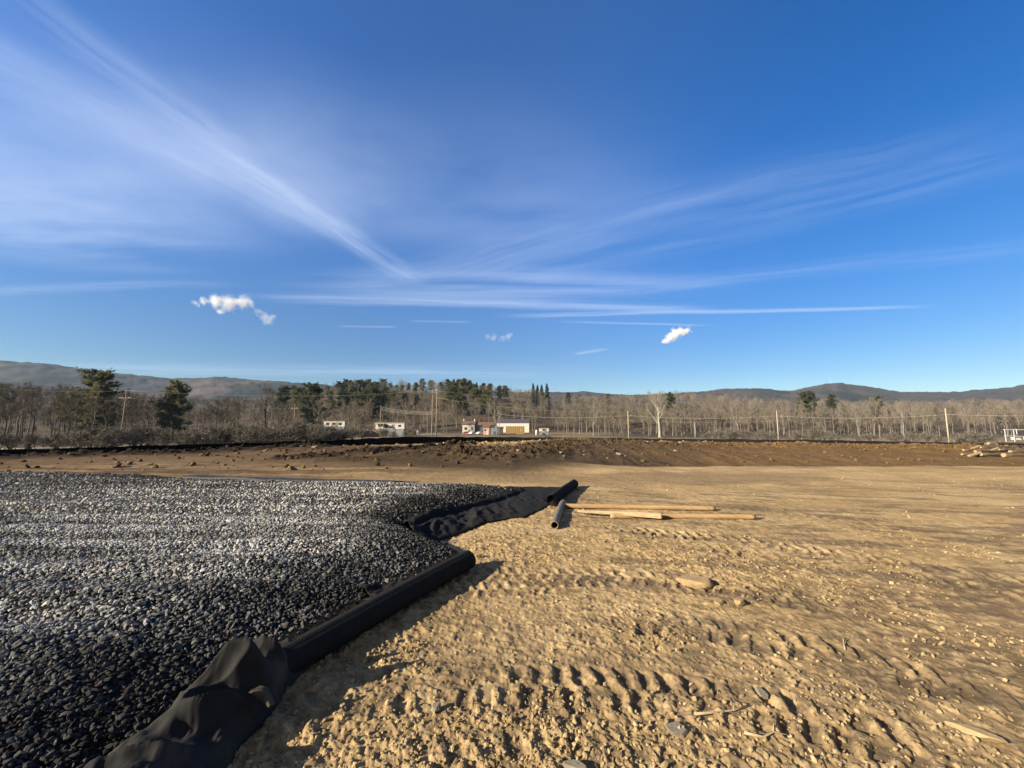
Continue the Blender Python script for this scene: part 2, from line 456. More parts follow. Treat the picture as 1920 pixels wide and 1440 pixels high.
    for i, (rc, hw_, per, dep_, g0) in enumerate(((2.55, .2, .15, .014, .5), (3.17, .21, .135, .028, .30), (4.00, .21, .14, .026, .46), (4.62, .21, .135, .020, .46), (4.95, .2, .14, .016, .52),
                                              (5.75, .22, .15, .018, .45), (6.35, .22, .15, .026, .40), (6.85, .22, .15, .028, .36), (7.9, .24, .16, .02, .5), (9.1, .25, .17, .02, .5))):
        v = tr - rc + .05 * np.sin(th_ * 5 + i)
        for side in (-1, 1):
            vv = v - side * hw_ * .5
            s_ = rc * th_ + side * .18 * vv + (.5 * per if side > 0 else 0) + .07 * (fbm(X*5, Y*5, 3, 200+i) - .5)
            ph = s_ / per - np.floor(s_ / per)
            cell = h2(np.floor(s_ / per), np.full_like(s_, i * 2 + side), 222)
            inb = ss(np.abs(vv), hw_ * .50, hw_ * .36)
            duty = ss(ph, .02, .10) * ss(ph, .58, .48)
            win = {1: (-.08, .36), 2: (.08, .42), 7: (.50, .80), 6: (.40, .6)}.get(i)
            gate = ss(fbm(th_ * rc * .35 + i * 7, tr * .8, 2, 230), g0 + .08, g0 + .2) * (.25 + .75 * (cell > .25))
            if win: gate = np.maximum(gate, ss(th_, win[0] - .06, win[0] + .06) * ss(th_, win[1] + .1, win[1] - .1) * (.45 + .55 * (cell > .18)) * ss(fbm(th_ * rc * .9, tr, 2, 240 + i), .28, .42))
            p_ = inb * duty * gate
            pit = np.maximum(pit, p_ * dep_ * .50 * (.5 + .7 * cell)); lugm = np.maximum(lugm, p_)
            rim = np.maximum(rim, inb * gate * ss(ph, .58, .72) * ss(ph, 1.0, .92) * dep_ * .28 * (.4 + 1.2 * rid))
    tl = ss(rr, 1.2, 1.7) * ss(rr, 13, 8)
    zz_soil = zz_soil * (1 - .85 * lugm * tl) + (rim - pit) * tl * (1 + .4 * fine)
    zz = zz * (1 - .5 * lugm * tl * soil)
    zz += zz_soil * soil
    streak_ = fbm(X * 1.3 + Y * .6, Y * 5.0 + X * 1.2, 4, 66)
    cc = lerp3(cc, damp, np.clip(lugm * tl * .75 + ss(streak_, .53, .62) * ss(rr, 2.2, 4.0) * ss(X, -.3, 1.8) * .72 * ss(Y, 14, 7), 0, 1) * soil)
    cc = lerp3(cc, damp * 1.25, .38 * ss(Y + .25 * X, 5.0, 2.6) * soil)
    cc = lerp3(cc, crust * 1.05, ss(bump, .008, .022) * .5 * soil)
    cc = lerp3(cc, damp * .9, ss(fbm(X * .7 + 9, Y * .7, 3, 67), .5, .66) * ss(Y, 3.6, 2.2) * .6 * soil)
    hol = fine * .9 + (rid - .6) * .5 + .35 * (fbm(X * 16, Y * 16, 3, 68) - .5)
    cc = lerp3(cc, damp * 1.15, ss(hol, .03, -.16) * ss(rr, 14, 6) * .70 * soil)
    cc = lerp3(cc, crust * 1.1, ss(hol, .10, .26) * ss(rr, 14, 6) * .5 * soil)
    # churned bank
    chF, chI = worley(X / .42, Y / .42, 301); ch2, chI2 = worley(X / .8 + chI, Y / .8, 302)
    chunk = np.clip(1.15 - chF / .55, 0, 1) * .13 * chI + np.clip(1 - ch2 / .7, 0, 1) * .20 * chI2 + .10 * (1 - np.abs(2 * fbm(X * 1.6, Y * 1.6, 3, 304) - 1))
    zone = ss(Dk, Dck - 2.5, Dck - .8) * ss(Dk, Dck + 3.8, Dck + 2.2) * ss(X, -5.5, -2.5)
    zz += chunk * zone * np.interp(X, [4, 12], [1.0, .8]) * (.55 + .7 * fbm(X * .25, Y * .25, 2, 305))
    flow = ss(Dk, Dck + 2.0, Dck + 3.5) * ss(Y, 15.8, 17) * ss(X, -6, -2) * ss(Dk, Dck + 9.5, Dck + 7.5)
    gx = X - .30 * (Y - 16) * np.clip((9 - X) / 9, -1, 1)
    groove = 1 - np.abs(2 * fbm(gx * .75, Y * .10, 3, 306) - 1)
    zz += flow * ((groove - .6) * .20 * np.interp(X, [6, 13], [1.0, .25]) + (fbm(X*1.4, Y*1.4, 4, 307, .6)-.5)*.16)
    # oblique blade furrows left of the bank
    fz_ = ss(Dk, Dck - 4.5, Dck - 2.5) * ss(Dk, Dck + 3.2, Dck + 1.5) * ss(X, -3.2, -4.5) * ss(X, -17, -13)
    fu = (X * .93 - Y * .36) + .5 * fbm(X*.5, Y*.5, 2, 309)
    zz += fz_ * (.14 * np.abs(np.sin(fu * 3.3)) - .04 + .06*(fbm(X*2, Y*2, 3, 310)-.5))
    # ragged windrows of dark spoil
    for pl, hh, wd in (([(-10.2, 16.9), (-6.5, 19.2), (-2.4, 23.2)], .26, .55), ([(-30, 14.2), (-22, 17.3), (-16.5, 20.6), (-11.5, 23.6)], .28, .95), ([(-8.0, 15.9), (-3, 17.6), (3, 18.6)], .10, .4), ([(-15, 15), (-9.5, 16.1), (-4, 16.4)], .07, .35)):
        dd = poly_sd(X, Y, pl, False)
        g = ss(dd, wd * (.5 + fbm(X * .7, Y * .7, 2, 314)), 0) * (.25 + 1.0 * fbm(X * 1.3, Y * 1.3, 4, 311, .65))
        zz += g * hh * (.55 + chunk * 2.2)
        cc = lerp3(cc, np.array([.011, .0095, .0085]), np.clip(ss(dd, wd * 1.5, wd * .4) * hh * 3.0, 0, .95))
    dark_l = ss(Dk, 4.2, 2.6) * ss(X, -10, -13)  # black ground along the left stretch of fence
    cc = lerp3(cc, np.array([.012, .010, .009]), dark_l)
    rows_ = fbm(X * .12 + Y*.03, Y * 1.9, 3, 313)
    lb = ss(X + .25 * Y, 3.0, -2.0) * ss(Y, 10.5, 13) * (1 - upk)
    zz += lb * ((rows_ - .5) * .20 + (fbm(X * .9, Y * 2.4, 3, 315) - .5) * .10)
    cc = lerp3(cc, dark * 1.3, lb * ss(rows_, .53, .62) * .8)
    clump = fbm(X * 1.1, Y * 1.1, 4, 312)
    zz += ss(rr, 9, 14) * (clump - .5) * .05
    # gravel bed
    W = np.interp(Y, [2, 4.8, 5.8, 8, 10], [1.5, 1.05, .65, .8, 1.6])
    pl_ = .31 - .03 * np.exp(-((Y - 5.8) / 1.2) ** 2) - .12 * ss(Y, 8, 12) - .08 * ss(X, -5, -14)
    prof = np.clip(gsd / W, 0, 1.0); prof = np.where(gsd > 0, .12 * ss(prof, 0, .06) + .88 * (prof * (1.75 - .75 * prof)), 0)
    hg = pl_ * prof
    hump = .10 * np.exp(-(((X + 1.25) / .75) ** 2 + ((Y - 6.9) / .55) ** 2)) + .07 * np.exp(-(((X + 2.3) / 1.1) ** 2 + ((Y - 5.0) / .5) ** 2)) + .06 * np.exp(-(((X + 15) / 2.5) ** 2 + ((Y - 11.5) / .8) ** 2))
    rip = np.sin(2 * np.pi * (Y + .16 * X * 0 + .35 * fbm(X * .35, Y * .5, 2, 321) + .05 * X) / .62)
    g_on = ss(gsd, 0, .1)
    hg = hg + g_on * (hump + .030 * rip * ss(gsd, .5, 1.6) * (.4 + 1.1 * fbm(X * .3, Y * .8, 2, 322)) + (fbm(X * 1.4, Y * 2.2, 3, 323) - .5) * .06 * ss(gsd, .1, .8) + .07 * (fbm(X * .35 + 7, Y * 3.2, 3, 327) - .5) * ss(gsd, .5, 1.5))
    zz += hg
    gd = fbm(X * .25, Y * 1.5, 4, 325)
    gcol = lerp3(np.broadcast_to(np.array([.022, .021, .020]), cc.shape), np.array([.045, .044, .041]), ss(gd, .40, .62))
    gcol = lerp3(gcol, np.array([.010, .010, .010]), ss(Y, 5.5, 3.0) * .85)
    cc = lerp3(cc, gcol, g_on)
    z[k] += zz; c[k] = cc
    return z, c, gsd, k

def height(pts):
    P = np.asarray(pts, dtype=np.float64).reshape(-1, 2)
    z, c, g, k = terrain(P[:, 0].copy(), P[:, 1].copy())
    return z

def grid_polar():
    a = np.concatenate([np.linspace(-180, -64, 40)[:-1], np.linspace(-64, 64, 980), np.linspace(64, 180, 40)[1:-1]])
    a = np.radians(a)
    r = [0.0, .5, .9, 1.2, 1.45]
    while r[-1] < 6: r.append(r[-1] * 1.0034)
    while r[-1] < 20: r.append(r[-1] * 1.0042)
    while r[-1] < 38: r.append(r[-1] * 1.0045)
    while r[-1] < 60: r.append(r[-1] * 1.008)
    while r[-1] < 480: r.append(r[-1] * 1.03)
    while r[-1] < 1400: r.append(r[-1] * 1.035)
    while r[-1] < 4200: r.append(r[-1] * 1.02)
    r = np.array(r)
    return a, r
ga, gr = grid_polar()
na, nrr = len(ga), len(gr)
GX = (gr[:, None] * np.sin(ga)[None]).ravel(); GY = (gr[:, None] * np.cos(ga)[None]).ravel()
gz, gc, ggs, gk = terrain(GX, GY)
ii, jj = np.meshgrid(np.arange(nrr - 1), np.arange(na), indexing='ij')
j2 = (jj + 1) % na
GF = np.stack([ii*na + jj, ii*na + j2, (ii+1)*na + j2, (ii+1)*na + jj], -1).reshape(-1, 4)[:, ::-1]

m_ground = bpy.data.materials.new('earth'); m_ground.use_nodes = True
t = NT(m_ground.node_tree); bs = t.n['Principled BSDF']
bs.inputs['Roughness'].default_value = 1.0; bs.inputs['Specular IOR Level'].default_value = 0.08
co = t.new('ShaderNodeTexCoord').outputs['Object']
base = t.new('ShaderNodeVertexColor', layer_name='col').outputs[0]
n1 = t.noise(co, 9.0, 6.0, 0.7); n2 = t.noise(co, 55.0, 3.0, 0.6); n3 = t.noise(co, .9, 4.0, .6)
f = t.m('MULTIPLY', t.lin(n1, .25, .75, .74, 1.26), t.lin(n2, .25, .75, .85, 1.15))
f = t.m('MULTIPLY', f, t.lin(n3, .3, .7, .90, 1.10))
sc = t.vm('SCALE', base); t.put(sc.node.inputs['Scale'], f)
t.l.new(sc, bs.inputs['Base Color'])
bn = t.new('ShaderNodeBump'); bn.inputs['Strength'].default_value = .55; bn.inputs['Distance'].default_value = .012
t.l.new(t.noise(co, 70.0, 5.0, .7), bn.inputs['Height']); t.l.new(bn.outputs[0], bs.inputs['Normal'])
ground = npmesh('ground', np.stack([GX, GY, gz], 1), GF, m_ground, smooth=True, col=gc)
tag(ground, kind='structure')

# ---------------------------------------------------------------- loose stones, one mesh each
ICO = bmv = None
def ico():
    p = (1 + 5 ** .5) / 2
    v = np.array([(-1,p,0),(1,p,0),(-1,-p,0),(1,-p,0),(0,-1,p),(0,1,p),(0,-1,-p),(0,1,-p),(p,0,-1),(p,0,1),(-p,0,-1),(-p,0,1)], float)
    v /= np.linalg.norm(v[0])
    f = np.array([(0,11,5),(0,5,1),(0,1,7),(0,7,10),(0,10,11),(1,5,9),(5,11,4),(11,10,2),(10,7,6),(7,1,8),(3,9,4),(3,4,2),(3,2,6),(3,6,8),(3,8,9),(4,9,5),(2,4,11),(6,2,10),(8,6,7),(9,8,1)])
    return v, f
IV, IF = ico()
rng = np.random.default_rng(11)

def scatter(name, P, size, col, flat=(.45, .8), jit=.32, sink=.25, mats=None, zoff=None):
    """angular stones at the points P (n,3): every stone its own random shape, all in one mesh"""
    n = len(P)
    V = IV[None] * (1 + rng.uniform(-jit, jit, (n, 12, 1)))
    V = V * np.stack([rng.uniform(.8, 1.25, n), rng.uniform(.6, 1.0, n), rng.uniform(*flat, n)], -1)[:, None, :]
    q_ = rng.normal(size=(n, 4)); q_ /= np.linalg.norm(q_, axis=1)[:, None]
    tilt = .45
    q_[:, 1:3] *= tilt; q_ /= np.linalg.norm(q_, axis=1)[:, None]
    w, x, y, z = q_.T
    Rm = np.stack([np.stack([1-2*(y*y+z*z), 2*(x*y-z*w), 2*(x*z+y*w)], -1), np.stack([2*(x*y+z*w), 1-2*(x*x+z*z), 2*(y*z-x*w)], -1), np.stack([2*(x*z-y*w), 2*(y*z+x*w), 1-2*(x*x+y*y)], -1)], 1)
    V = np.einsum('nij,nkj->nki', Rm, V) * size[:, None, None]
    C = P.copy(); C[:, 2] += size * (.5 - sink)
    V = V + C[:, None, :]
    F = (IF[None] + (np.arange(n) * 12)[:, None, None]).reshape(-1, 3)
    return npmesh(name, V.reshape(-1, 3), F, mats, smooth=False, col=np.repeat(col, 12, 0))

def jitter_points(x0, x1, y0, y1, s):
    xs = np.arange(x0, x1, s); ys = np.arange(y0, y1, s)
    X, Y = np.meshgrid(xs, ys); X = X + rng.uniform(-.5, .5, X.shape) * s; Y = Y + rng.uniform(-.5, .5, Y.shape) * s
    return X.ravel(), Y.ravel()

m_stone = mat('crushed_stone', (.2, .2, .2), rough=.95, spec=.12, var=.22, scale=30, attr=True, bump=.3, bscale=120, bdist=.004)
PX_, PY_, SZ = [], [], []
for y0, y1, s, lo, hi in ((1.5, 2.6, .0215, .008, .024), (2.6, 4.0, .026, .010, .027), (4.0, 6.0, .030, .010, .027), (6.0, 9.0, .048, .013, .034), (9.0, 13.8, .085, .017, .044)):
    X, Y = jitter_points(-1.5 * y1 - 2.2, 1.0, y0, y1, s)
    k = (X > -1.5 * Y - 2.2)
    X, Y = X[k], Y[k]
    sd_ = poly_sd(X, Y, GRAVEL)
    k = (sd_ > -.03) | ((sd_ > -.30) & (rng.random(len(X)) < .05 * np.exp(sd_ / .1)))
    X, Y = X[k], Y[k]
    PX_.append(X); PY_.append(Y); SZ.append(lo + (hi - lo) * rng.random(len(X)) ** 1.7)
gx_, gy_, gs_ = np.concatenate(PX_), np.concatenate(PY_), np.concatenate(SZ)
hz_ = height(np.stack([gx_, gy_], 1))
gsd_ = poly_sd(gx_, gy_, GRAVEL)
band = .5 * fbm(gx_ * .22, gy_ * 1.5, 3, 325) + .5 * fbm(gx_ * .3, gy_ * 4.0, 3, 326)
tone = np.exp(rng.normal(0, .30, len(gx_))) * (.112 + .105 * ss(band, .38, .60)) * (.62 + .62 * ss(fbm(gx_ * .14 + 3, gy_ * 3.4 + .5 * gx_ * .2, 3, 328), .36, .60) * ss(gy_, 2.6, 4.2) + .3 * ss(gy_, 4.2, 2.6)) * (.42 + .95 * ss(gsd_, .35, 1.5)) * (1 - .50 * ss(gy_, 3.0, 2.1))  # stone tone: dust, plus slope shade of bank and ridges put into the colour
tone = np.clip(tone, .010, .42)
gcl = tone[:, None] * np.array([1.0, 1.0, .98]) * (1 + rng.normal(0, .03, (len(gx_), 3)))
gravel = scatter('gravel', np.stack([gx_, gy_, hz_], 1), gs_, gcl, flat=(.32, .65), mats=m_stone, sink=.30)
tag(gravel, 'grey crushed stone spread in a thick layer over the left side', 'gravel', kind='stuff')

m_clod = mat('dry_clay', (.4, .3, .2), rough=1.0, spec=.05, var=.18, scale=25, attr=True, bump=.5, bscale=90, bdist=.006)
X, Y = [], []
for y0, y1, s in ((1.55, 3.2, .0145), (3.2, 6.0, .030), (6.0, 12.0, .085), (12, 40, .30)):
    a, b = jitter_points(-1.5 * y1 - 1, 1.5 * y1 + 1.5, y0, y1, s); k = np.abs(a) < 1.5 * b + 1.5; X.append(a[k]); Y.append(b[k])
X = np.concatenate(X); Y = np.concatenate(Y)
k = poly_sd(X, Y, GRAVEL) < -.12
X, Y = X[k], Y[k]
dens = ss(fbm(X * .9 + 3, Y * .9, 3, 61), .36, .66) * .8 + .75 * ss(Y, 2.75, 2.0) * ss(X, 2.6, .6)
keep = rng.random(len(X)) < np.clip(dens, .05, 1) * np.interp(Y, [1.5, 3.2, 6, 9, 13, 40], [.50, .34, .24, .13, .08, .08])
X, Y = X[keep], Y[keep]
sz = np.interp(Y, [1.5, 6, 12, 30], [1, 1.2, 1.5, 1.7]) * (.0034 + .0145 * rng.random(len(X)) ** 3.0)
bx_, by_ = jitter_points(-30, 36, 13.2, 44, .26)
bD = poly_sd(bx_, by_, SITE); bDc = np.interp(bx_, [-25, -15, -6, 0, 10, 20, 30], [1.5, 3, 11, 16.5, 15.5, 11, 7])
wz = ss(bD, bDc - .4, bDc + .5) * ss(bD, bDc + 3.8, bDc + 2.0) * ss(bx_, -5.5, -2.5)
for pl in ([(-10.2, 16.9), (-6.5, 19.2), (-2.4, 23.2)], [(-30, 14.2), (-22, 17.3), (-16.5, 20.6), (-11.5, 23.6)]):
    wz = np.maximum(wz, .9 * ss(poly_sd(bx_, by_, pl, False), .7, .2))
wz = np.maximum(wz, .09 * (bD > 1) * (by_ > np.where(bx_ < -2, 13.5, 17))); k = rng.random(len(bx_)) < wz * .95
X = np.concatenate([X, bx_[k]]); Y = np.concatenate([Y, by_[k]]); nb_ = int(k.sum())
sz = np.concatenate([sz, (.035 + .11 * rng.random(nb_) ** 2.5) * np.interp(bx_[k], [4, 14], [1, .8])])
hc = height(np.stack([X, Y], 1))
ccol = np.array([.330, .248, .135])[None] * (.62 + .6 * rng.random((len(X), 1)))
_, tcol, _, _ = terrain(X.copy(), Y.copy())
ccol = lerp3(ccol, tcol * (.65 + .5 * rng.random((len(X), 1))), np.clip(ss(Y, 3, 8), 0, 1))
clods = scatter('soil_clods', np.stack([X, Y, hc], 1), sz, ccol, flat=(.5, .9), jit=.38, sink=.25, mats=m_clod)
tag(clods, 'loose crumbs of dry clay lying over the bare tan earth', 'soil clods', kind='stuff')
print('stones', len(gx_), 'clods', len(X), 'ground', len(GX))

# ================================================================ fabric, tubes and stones on the pad
def px_ground(px, py, z=0.0):
    u, e = rayslope(px, py); d = (z - EYE) / e
    return u * d, d

m_fab = mat('black_geotextile', (.019, .019, .020), rough=.95, spec=.06, var=.25, scale=14, bump=.25, bscale=260, bdist=.002, var2=((.030, .028, .026), 5.0, .60, .80))
m_fabdust = mat('dusty_geotextile', (.018, .018, .0185), rough=.85, spec=.22, var=.3, scale=9, bump=.3, bscale=200, bdist=.003, var2=((.060, .052, .040), 3.2, .52, .72))
m_fabtan = mat('clay_smeared_fabric', (.075, .063, .044), rough=1.0, spec=.05, var=.35, scale=22, bump=.4, bscale=90, bdist=.004, var2=((.05, .045, .035), 14, .5, .7))
m_fabfar = mat('grey_geotextile', (.028, .029, .031), rough=.7, spec=.3, var=.25, scale=6, bump=.3, bscale=25, bdist=.01)

def roll(name, a, b, rad, label, group=None, seed=1, nseg=60, z0=0.0):
    a = Vector((*a, 0)); b = Vector((*b, 0)); L = (b - a).length; d = (b - a) / L
    rt = thing(name, label, 'fabric roll', (a.x, a.y, z0), math.atan2(d.y, d.x), group)
    n = 40; rg = np.random.default_rng(seed)
    xs = np.linspace(0, L, nseg); th = np.linspace(0, 2*np.pi, n, endpoint=False)
    Xg, Tg = np.meshgrid(xs, th, indexing='ij')
    step = .010 * (1 - (Tg / (2*np.pi) - .22) % 1.0)                     # the lapped outer edge of the spiral
    rr = rad * (1 + .022 * (fbm(Xg * 2.2, Tg * .8, 3, seed) - .5) + .03 * (fbm(Xg * .8 + 5, Tg * 0, 2, seed + 1) - .5)) + step
    sag = .012 * np.sin(Xg / L * 5 + seed)
    Y = rr * np.cos(Tg) + sag; Z = np.maximum(rr * np.sin(Tg) * .96, -rad * .93) + rad
    V = np.stack([Xg, Y, Z], -1).reshape(-1, 3)
    i, j = np.meshgrid(np.arange(nseg - 1), np.arange(n), indexing='ij'); j2 = (j + 1) % n
    F = np.stack([i*n + j, i*n + j2, (i+1)*n + j2, (i+1)*n + j], -1).reshape(-1, 4)[:, ::-1]
    npmesh('roll_body', V, F, m_fab, rt)
    for xe, sgn in ((0.0, -1), (L, 1)):
        mb = MB()                                   # spiral of layers at each end
        for k in range(5):
            r0, r1 = rad * (.99 - .17*k), rad * (.99 - .17*k - .12)
            vs = []; nn = 28
            for q_ in range(nn):
                an = 2*math.pi*q_/nn
                vs.append((xe + sgn*.004, r0*math.cos(an), rad + r0*.95*math.sin(an)))
                vs.append((xe - sgn*(.018 + .01*rg.random()), r1*math.cos(an), rad + r1*.95*math.sin(an)))
            mb.add(vs, [(2*q_, 2*((q_+1) % nn), 2*((q_+1) % nn)+1, 2*q_+1) for q_ in range(nn)])
        mb.build('roll_end', m_fab, rt, smooth=True)
    return rt

r1 = roll('fabric_roll', (-0.50, 4.60), (-1.66, 2.36), .098, 'long black geotextile roll lying along the near edge of the gravel with crumpled end', seed=3, z0=.005)

# crumpled cloth at the near end of the roll (world coordinates, parented without moving)
def adopt(o, parent):
    o.parent = parent
    o.matrix_parent_inverse = (bpy.data.objects[parent.name].matrix_basis).inverted()

def crumple():
    nt, nn = 150, 130
    t_, s_ = np.meshgrid(np.linspace(0, 1, nt), np.linspace(-1, 1, nn), indexing='ij')
    ax = np.interp(t_, [0, .35, 1], [-1.50, -1.60, -1.62]); ay = np.interp(t_, [0, 1], [2.74, 1.10])
    wl = np.interp(t_, [0, .14, .35, .6, 1], [.10, .20, .26, .32, .42]); wr = np.interp(t_, [0, .14, .35, .6, 1], [.10, .16, .21, .25, .31])
    hh = np.interp(t_, [0, .10, .20, .34, .42, .60, 1], [.20, .285, .31, .27, .20, .235, .20])
    w = np.where(s_ < 0, wl, wr)
    edge = .05 * (fbm(t_ * 9, np.sign(s_) * 3 + 0*t_, 3, 401) - .5)
    px_ = ax + s_ * (w + edge * np.abs(s_))
    py_ = ay + .05 * (fbm(t_ * 5, s_ * 2, 2, 402) - .5) * 2
    prof = np.clip(1 - np.abs(s_) ** 2.1, 0, 1) ** .72
    f1 = 1 - np.abs(2 * fbm(px_ * 3.3 - py_ * 2.2, py_ * 3.0, 2, 404) - 1)
    f2 = 1 - np.abs(2 * fbm(px_ * 7 + py_ * 5, py_ * 6 - px_ * 3, 2, 405) - 1)
    f1 = f1 ** 2.0; z = hh * prof * (.74 + .30 * (f1 - .3)) + .085 * (f1 - .35) * prof + .030 * (f2 ** 1.6 - .4) * prof + .011 * (fbm(px_ * 18 + py_ * 8, py_ * 14, 3, 406) - .5) * prof
    # one deep diagonal fold: a pulled-tight ridge from the top of the lump to the right edge
    line = (py_ - 2.30) - .30 * (px_ + 1.62)
    z += prof * (.075 * np.exp(-((line - .05) / .065) ** 2) - .075 * np.exp(-((line + .07) / .07) ** 2) * ss(px_, -1.78, -1.6))
    line2 = (px_ + 1.80) - .45 * (py_ - 1.9)
    z += prof * .05 * np.exp(-(line2 / .05) ** 2) * ss(py_, 2.3, 2.0)
    base = height(np.stack([px_.ravel(), py_.ravel()], 1)).reshape(px_.shape)
    z = np.maximum(base * (1 - prof) + .012 + z, .0) + np.where(s_ < 0, base * .55 * (1 - prof), 0)
    z = np.maximum(z, base + .010)
    V = np.stack([px_, py_, z], -1).reshape(-1, 3)
    i, j = np.meshgrid(np.arange(nt - 1), np.arange(nn - 1), indexing='ij')
    F = np.stack([i*nn + j, i*nn + j + 1, (i+1)*nn + j + 1, (i+1)*nn + j], -1).reshape(-1, 4)[:, ::-1]
    o = npmesh('loose_fold', V, F, m_fabdust)
    so = o.modifiers.new('thick', 'SOLIDIFY'); so.thickness = .006
    return o
bpy.context.view_layer.update()
cr = crumple(); adopt(cr, r1)
# the little lip of cloth that curls over on the right, its inside smeared with clay
nt, nn = 26, 16
lr_, lu_ = np.array([.85, .52, 0]), np.array([-.244, .40, .877])
t_, s_ = np.meshgrid(np.linspace(0, 1, nt), np.linspace(0, 1, nn), indexing='ij')
wd = .020 * np.sin(np.pi * np.clip(t_ * 1.02, 0, 1)) ** 1.1 * (.8 + .5 * t_) + .002
al = -.02 + .095 * t_ + .03 * (s_ - .5); be = .035 - .095 * t_ ** 1.8 + (s_ - .5) * 2 * wd
bulge = -.02 + .035 * np.cos((s_ - .3) * 2.6) + .05 * t_
V = (np.array([-1.40, 2.27, .165]) + al[..., None] * lr_ + be[..., None] * lu_ + bulge[..., None] * np.array([.46, -.75, .47])).reshape(-1, 3)
i, j = np.meshgrid(np.arange(nt - 1), np.arange(nn - 1), indexing='ij')
F = np.stack([i*nn + j, i*nn + j + 1, (i+1)*nn + j + 1, (i+1)*nn + j], -1).reshape(-1, 4)
lip = npmesh('curled_flap', V, F, m_fabtan); so = lip.modifiers.new('thick', 'SOLIDIFY'); so.thickness = .004
tag(lip, 'tan clay-smeared lip of cloth'); adopt(lip, r1)

def cloth_strip(name, inner, outer, mat_, amp, nt=170, nn=46, seed=1, fr=9.0, lift=.014, end=.02, thick=.006):
    ts = np.linspace(0, 1, nt); ti = np.linspace(0, 1, len(inner))
    I = np.stack([np.interp(ts, ti, [p[k] for p in inner]) for k in (0, 1)], 1)
    O = np.stack([np.interp(ts, ti, [p[k] for p in outer]) for k in (0, 1)], 1)
    ker = np.ones(9) / 9
    for A in (I, O):
        for k in (0, 1):
            A[:, k] = np.convolve(np.pad(A[:, k], 4, mode='edge'), ker, 'valid')
    A_ = np.interp(ts, np.linspace(0, 1, len(amp)), amp)
    v = np.linspace(0, 1, nn)
    vv = v[None, :] + .05 * (fbm(ts[:, None] * fr * 2 + 0*v, v[None] * 1.5 + 0*ts[:, None], 2, seed) - .5)
    P = I[:, None, :] * (1 - vv[..., None]) + O[:, None, :] * vv[..., None]
    X, Y = P[..., 0], P[..., 1]
    base = height(np.stack([X.ravel(), Y.ravel()], 1)).reshape(X.shape)
    ker2 = np.ones(11) / 11
    tt = ts[:, None] + 0*v[None]
    rd = 1 - np.abs(2 * fbm(tt * fr + v[None] * 1.3, v[None] * 2.4 + tt * 2, 2, seed + 3) - 1)
    rd2 = 1 - np.abs(2 * fbm(tt * fr * 2.2 - v[None], v[None] * 4.5, 2, seed + 4) - 1)
    shape = np.sin(np.pi * np.clip(v, 0, 1)) ** .7
    Z = base + lift + A_[:, None] * shape[None] * (.15 + 1.0 * (rd - .25)) + .35 * A_[:, None] * (rd2 - .5) * shape[None]
    Z[:, 0] = base[:, 0] - end
    Z = np.maximum(Z, base + .006); Z[:, 0] = base[:, 0] - end
    V = np.stack([X, Y, Z], -1).reshape(-1, 3)
    i, j = np.meshgrid(np.arange(nt - 1), np.arange(nn - 1), indexing='ij')
    F = np.stack([i*nn + j, i*nn + j + 1, (i+1)*nn + j + 1, (i+1)*nn + j], -1).reshape(-1, 4)
    o = npmesh(name, V, F, mat_)
    so = o.modifiers.new('thick', 'SOLIDIFY'); so.thickness = thick
    return o
sheet = cloth_strip('geotextile_sheet',
    [(-1.72, 6.15), (-1.58, 6.45), (-1.25, 6.85), (-1.0, 7.3), (-.78, 7.8), (-.5, 8.4), (-.25, 9.0), (-.1, 9.6), (-.2, 10.45)],
    [(-1.35, 5.45), (-1.10, 5.50), (-.80, 5.98), (-.45, 6.55), (-.12, 6.85), (.26, 7.0), (.55, 7.6), (.82, 8.1), (1.50, 10.25)],
    m_fab, [.10, .15, .17, .15, .09, .06, .045, .03, .015], seed=11, fr=10)
tag(sheet, 'black geotextile sheet laid flat past the gravel with a rumpled near edge', 'fabric sheet')
strip = cloth_strip('geotextile_sheet', [(-9.3, 11.05), (-7.4, 10.75), (-5.4, 10.45), (-3.0, 10.15)], [(-9.6, 11.75), (-7.6, 11.6), (-5.4, 11.3), (-2.4, 10.7)], m_fabfar, [.03, .05, .06, .03], seed=21, fr=7, lift=.075)
tag(strip, 'grey strip of geotextile showing along the far edge of the gravel', 'fabric sheet')
r2 = roll('fabric_roll', (1.60, 10.15), (0.80, 7.95), .105, 'black geotextile roll at the far right edge of the laid sheet', seed=8, z0=.012)
# folded cloth edges sticking out of the gravel beside the near roll
for (a, b, c_) in (((-1.36, 3.72), (-1.12, 3.98), (-.86, 4.18)), ((-1.30, 3.60), (-1.10, 3.78), (-.92, 3.95))):
    f_ = cloth_strip('fabric_edge', [(p[0] - .05, p[1] + .03) for p in (a, b, c_)], [(p[0] + .07, p[1] - .05) for p in (a, b, c_)], m_fab, [.02, .05, .03], nt=50, nn=14, seed=31, fr=4, lift=.075)
    adopt(f_, r1)

# --- cardboard tubes and the grey pipe
m_card = bpy.data.materials.new('cardboard'); m_card.use_nodes = True
t = NT(m_card.node_tree); bs = t.n['Principled BSDF']; bs.inputs['Roughness'].default_value = .85; bs.inputs['Specular IOR Level'].default_value = .15
co = t.new('ShaderNodeTexCoord').outputs['Object']; sp = t.new('ShaderNodeSeparateXYZ'); t.l.new(co, sp.inputs[0])
an = t.m('DIVIDE', t.m('ARCTAN2', sp.outputs[1], sp.outputs[2]), 6.2832)
ph = t.m('FRACT', t.m('ADD', t.m('DIVIDE', sp.outputs[0], .30), an))
seam = t.sm(ph, .0, .07, 1, 0)
nz = t.noise(t.mapping(co, scale=(3, 20, 20)), 1.0, 5, .6)
c = t.mix(t.sm(nz, .35, .7), (.36, .25, .135, 1), (.29, .19, .095, 1))
c = t.mix(t.m('MULTIPLY', seam, .75), c, (.13, .07, .035, 1))
